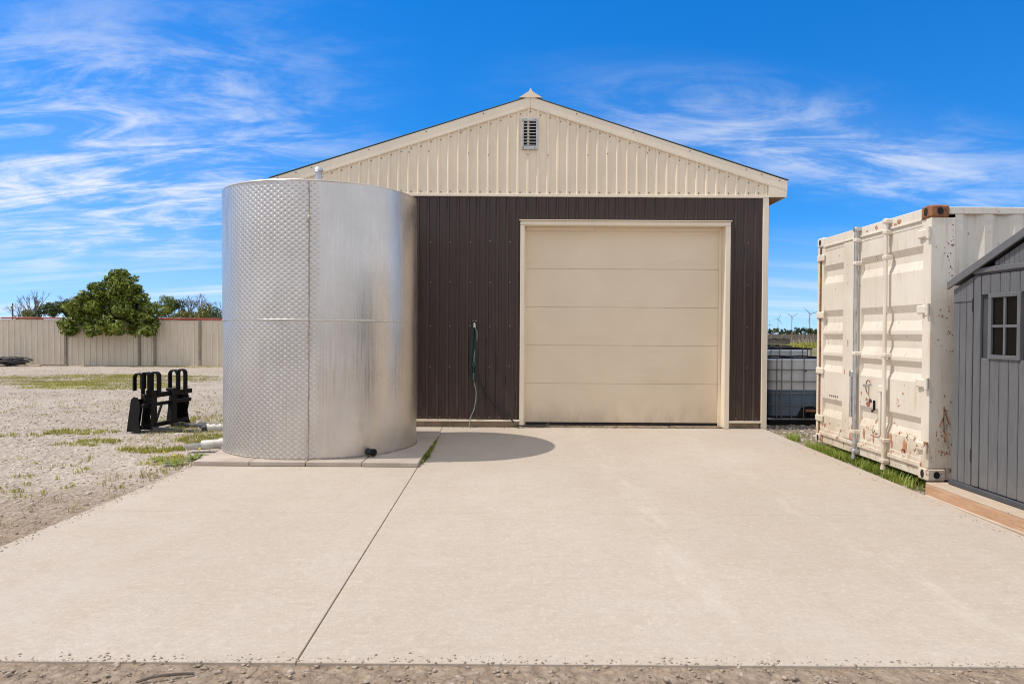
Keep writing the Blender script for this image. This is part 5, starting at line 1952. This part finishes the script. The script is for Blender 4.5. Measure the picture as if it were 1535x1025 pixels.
# sparse turf on the gravel, left
p = clumps([*[(-12.2 + 3.6 * math.sin(i * 2.1) * ((i * 7) % 11) / 11, 20.9 + 2.0 * math.cos(i * 1.7), 0.75, 0.32, 52, 9, 0.06) for i in range(34)], (-10.6, 18.2, 2.2, 0.8, 420, 9, 0.06), (-6.3, 10.25, 0.55, 0.30, 60, 12, 0.03), (-5.55, 9.25, 0.40, 0.32, 45, 12, 0.03), (-6.9, 9.9, 0.5, 0.2, 16, 9, 0.03),
            (-4.45, 8.75, 0.42, 0.18, 70, 12, 0.03), (-4.15, 9.55, 0.42, 0.35, 80, 12, 0.03), (-4.6, 10.5, 0.6, 0.5, 60, 10, 0.03), (-3.9, 8.0, 0.3, 0.3, 40, 10, 0.03), (-5.3, 11.6, 0.8, 0.7, 55, 10, 0.04),
            (-12.5, 28.6, 3.5, 0.4, 160, 10, 0.05), (-5.0, 7.6, 0.9, 0.6, 14, 8, 0.03), (-4.3, 6.6, 0.7, 0.5, 14, 8, 0.02), (-7.5, 13.5, 2.2, 1.6, 60, 8, 0.04)], 31)
V, F = blades(p, 0.05, 0.005, 1.0, 8)
tag(link('yard_grass', raw_mesh('yard_grass', V, F), M['grass']), 'thin patches of green grass growing through the yard gravel', 'grass', kind='stuff')
p = clumps([(-12.5, 21.0, 4.0, 2.3, 1100, 9, 0.06), (-4.5, 9.9, 0.9, 1.0, 80, 9, 0.04), (-5.0, 11.8, 1.1, 1.0, 60, 8, 0.05), (-3.75, 6.3, 0.25, 1.6, 30, 7, 0.03), (-3.6, 7.5, 0.12, 0.7, 30, 8, 0.02), (-9.0, 15.0, 3.0, 2.0, 90, 7, 0.05), (4.1, 9.9, 0.4, 0.8, 30, 9, 0.03)], 32)
V, F = blades(p, 0.06, 0.003, 1.2, 9)
tag(link('dry_grass', raw_mesh('dry_grass', V, F), M['dry']), 'straw coloured dry grass among the green patches in the yard', 'grass', kind='stuff')
# lush strip below the container doors
p = clumps([(3.90, 8.9, 0.07, 0.40, 34, 13, 0.016), (3.90, 8.3, 0.05, 0.45, 34, 15, 0.016), (3.88, 7.75, 0.05, 0.3, 18, 14, 0.016), (3.89, 7.3, 0.045, 0.35, 20, 13, 0.016), (3.88, 6.95, 0.05, 0.30, 14, 12, 0.018), (4.05, 8.0, 0.12, 1.2, 60, 12, 0.03), (3.90, 9.75, 0.08, 0.15, 20, 12, 0.02)], 33)
V, F = blades(p, 0.105, 0.0042, 1.1, 10)
tag(link('strip_grass', raw_mesh('strip_grass', V, F), M['lush']), 'lush green grass strip along the foot of the container doors', 'grass', kind='stuff')
# grass and yellow bloom behind the tanks, and the far meadow edge
p = clumps([(34, 80, 12, 6, 2600, 9, 0.25)], 34)
V, F = blades(p, 0.45, 0.03, 0.8, 12)
tag(link('vineyard_grass', raw_mesh('vineyard_grass', V, F), M['grass']), 'yellow green grass strip at the foot of the vineyard posts', 'grass', kind='stuff')
# weeds rooted in the joint along the slab bed
jy = np.concatenate([rng.normal(8.15, 0.16, 260), rng.normal(8.55, 0.2, 160), rng.normal(9.1, 0.25, 120), rng.uniform(7.7, 10.0, 60)])
jp = np.stack([-1.003 - (jy - 7.5) * 0.0145 + rng.normal(0.012, 0.018, len(jy)), jy], -1)
V, F = blades(jp, 0.05, 0.006, 1.3, 13, np.full(len(jp), 0.004))
tag(link('joint_weeds', raw_mesh('joint_weeds', V, F), M['leaf']), 'small dark weeds in the joint beside the tank slabs', 'weeds', kind='stuff')


def dandelion(x, y, label, s=1.0):
    z = float(ground_h(np.array(x), np.array(y)))
    t = thing('dandelion_plant', label, 'weed', (x, y, z), 'dandelions at the slab corner')
    g_ = random.Random(int(x * 1000) ^ int(y * 777))
    for i in range(13):
        a = i * 2.4 + g_.uniform(-.3, .3)
        l_ = s * g_.uniform(0.09, 0.16)
        up = g_.uniform(0.25, 0.8)
        v, f = [], []
        for k_, (tt, w) in enumerate(((0, .006), (.3, .016), (.6, .022), (.85, .018), (1.0, .002))):
            r_ = l_ * tt
            zz = z + s * 0.06 * up * math.sin(tt * 2.3) + 0.006
            for sd in (-1, 1):
                v.append((x + r_ * math.cos(a) - sd * w * s * math.sin(a), y + r_ * math.sin(a) + sd * w * s * math.cos(a), zz))
        for k_ in range(4):
            f.append((2 * k_, 2 * k_ + 1, 2 * k_ + 3, 2 * k_ + 2))
        MB().add(v, f).build('leaf', M['leaf'], t, fix=False)
    for i in range(1):
        dx, dy = g_.uniform(-.05, .05), g_.uniform(-.05, .05)
        hz = z + s * g_.uniform(0.09, 0.13)
        MB().tube([(x, y, z), (x + dx, y + dy, hz)], 0.003, 5).build('stalk', M['lush'], t)
        MB().lathe([(0.0, hz + 0.012), (0.010 * s, hz + 0.008), (0.014 * s, hz), (0.004, hz - 0.008)], x + dx, y + dy, 10).build('flower', M['yellow'], t, fix=False)


dandelion(-3.70, 7.72, 'leafy dandelion with yellow bloom at the front slab corner', 1.2)
dandelion(-3.62, 8.05, 'dandelion just below the white scoop pipe', 1.1)
dandelion(-3.98, 7.95, 'dandelion out on the gravel left of the scoop pipe', 0.9)

# sticks and clods on the dirt in front
for i, (x, y, l_, a, lab) in enumerate(((-1.55, 2.90, 0.22, 0.35, 'dark stick lying in the foreground dirt, longest one'), (-1.22, 2.80, 0.16, 0.25, 'short dark stick in the dirt right of the longest one'))):
    z = float(ground_h(np.array(x), np.array(y))) + 0.008
    o = MB().tube(spline([(x, y, z), (x + l_ * 0.4 * math.cos(a), y + l_ * .4 * math.sin(a), z + 0.012), (x + l_ * math.cos(a), y + l_ * math.sin(a), z)], 5), 0.006, 6).build('dirt_stick', M['bark'], None, True)
    tag(o, lab, 'stick', 'sticks in the foreground dirt')
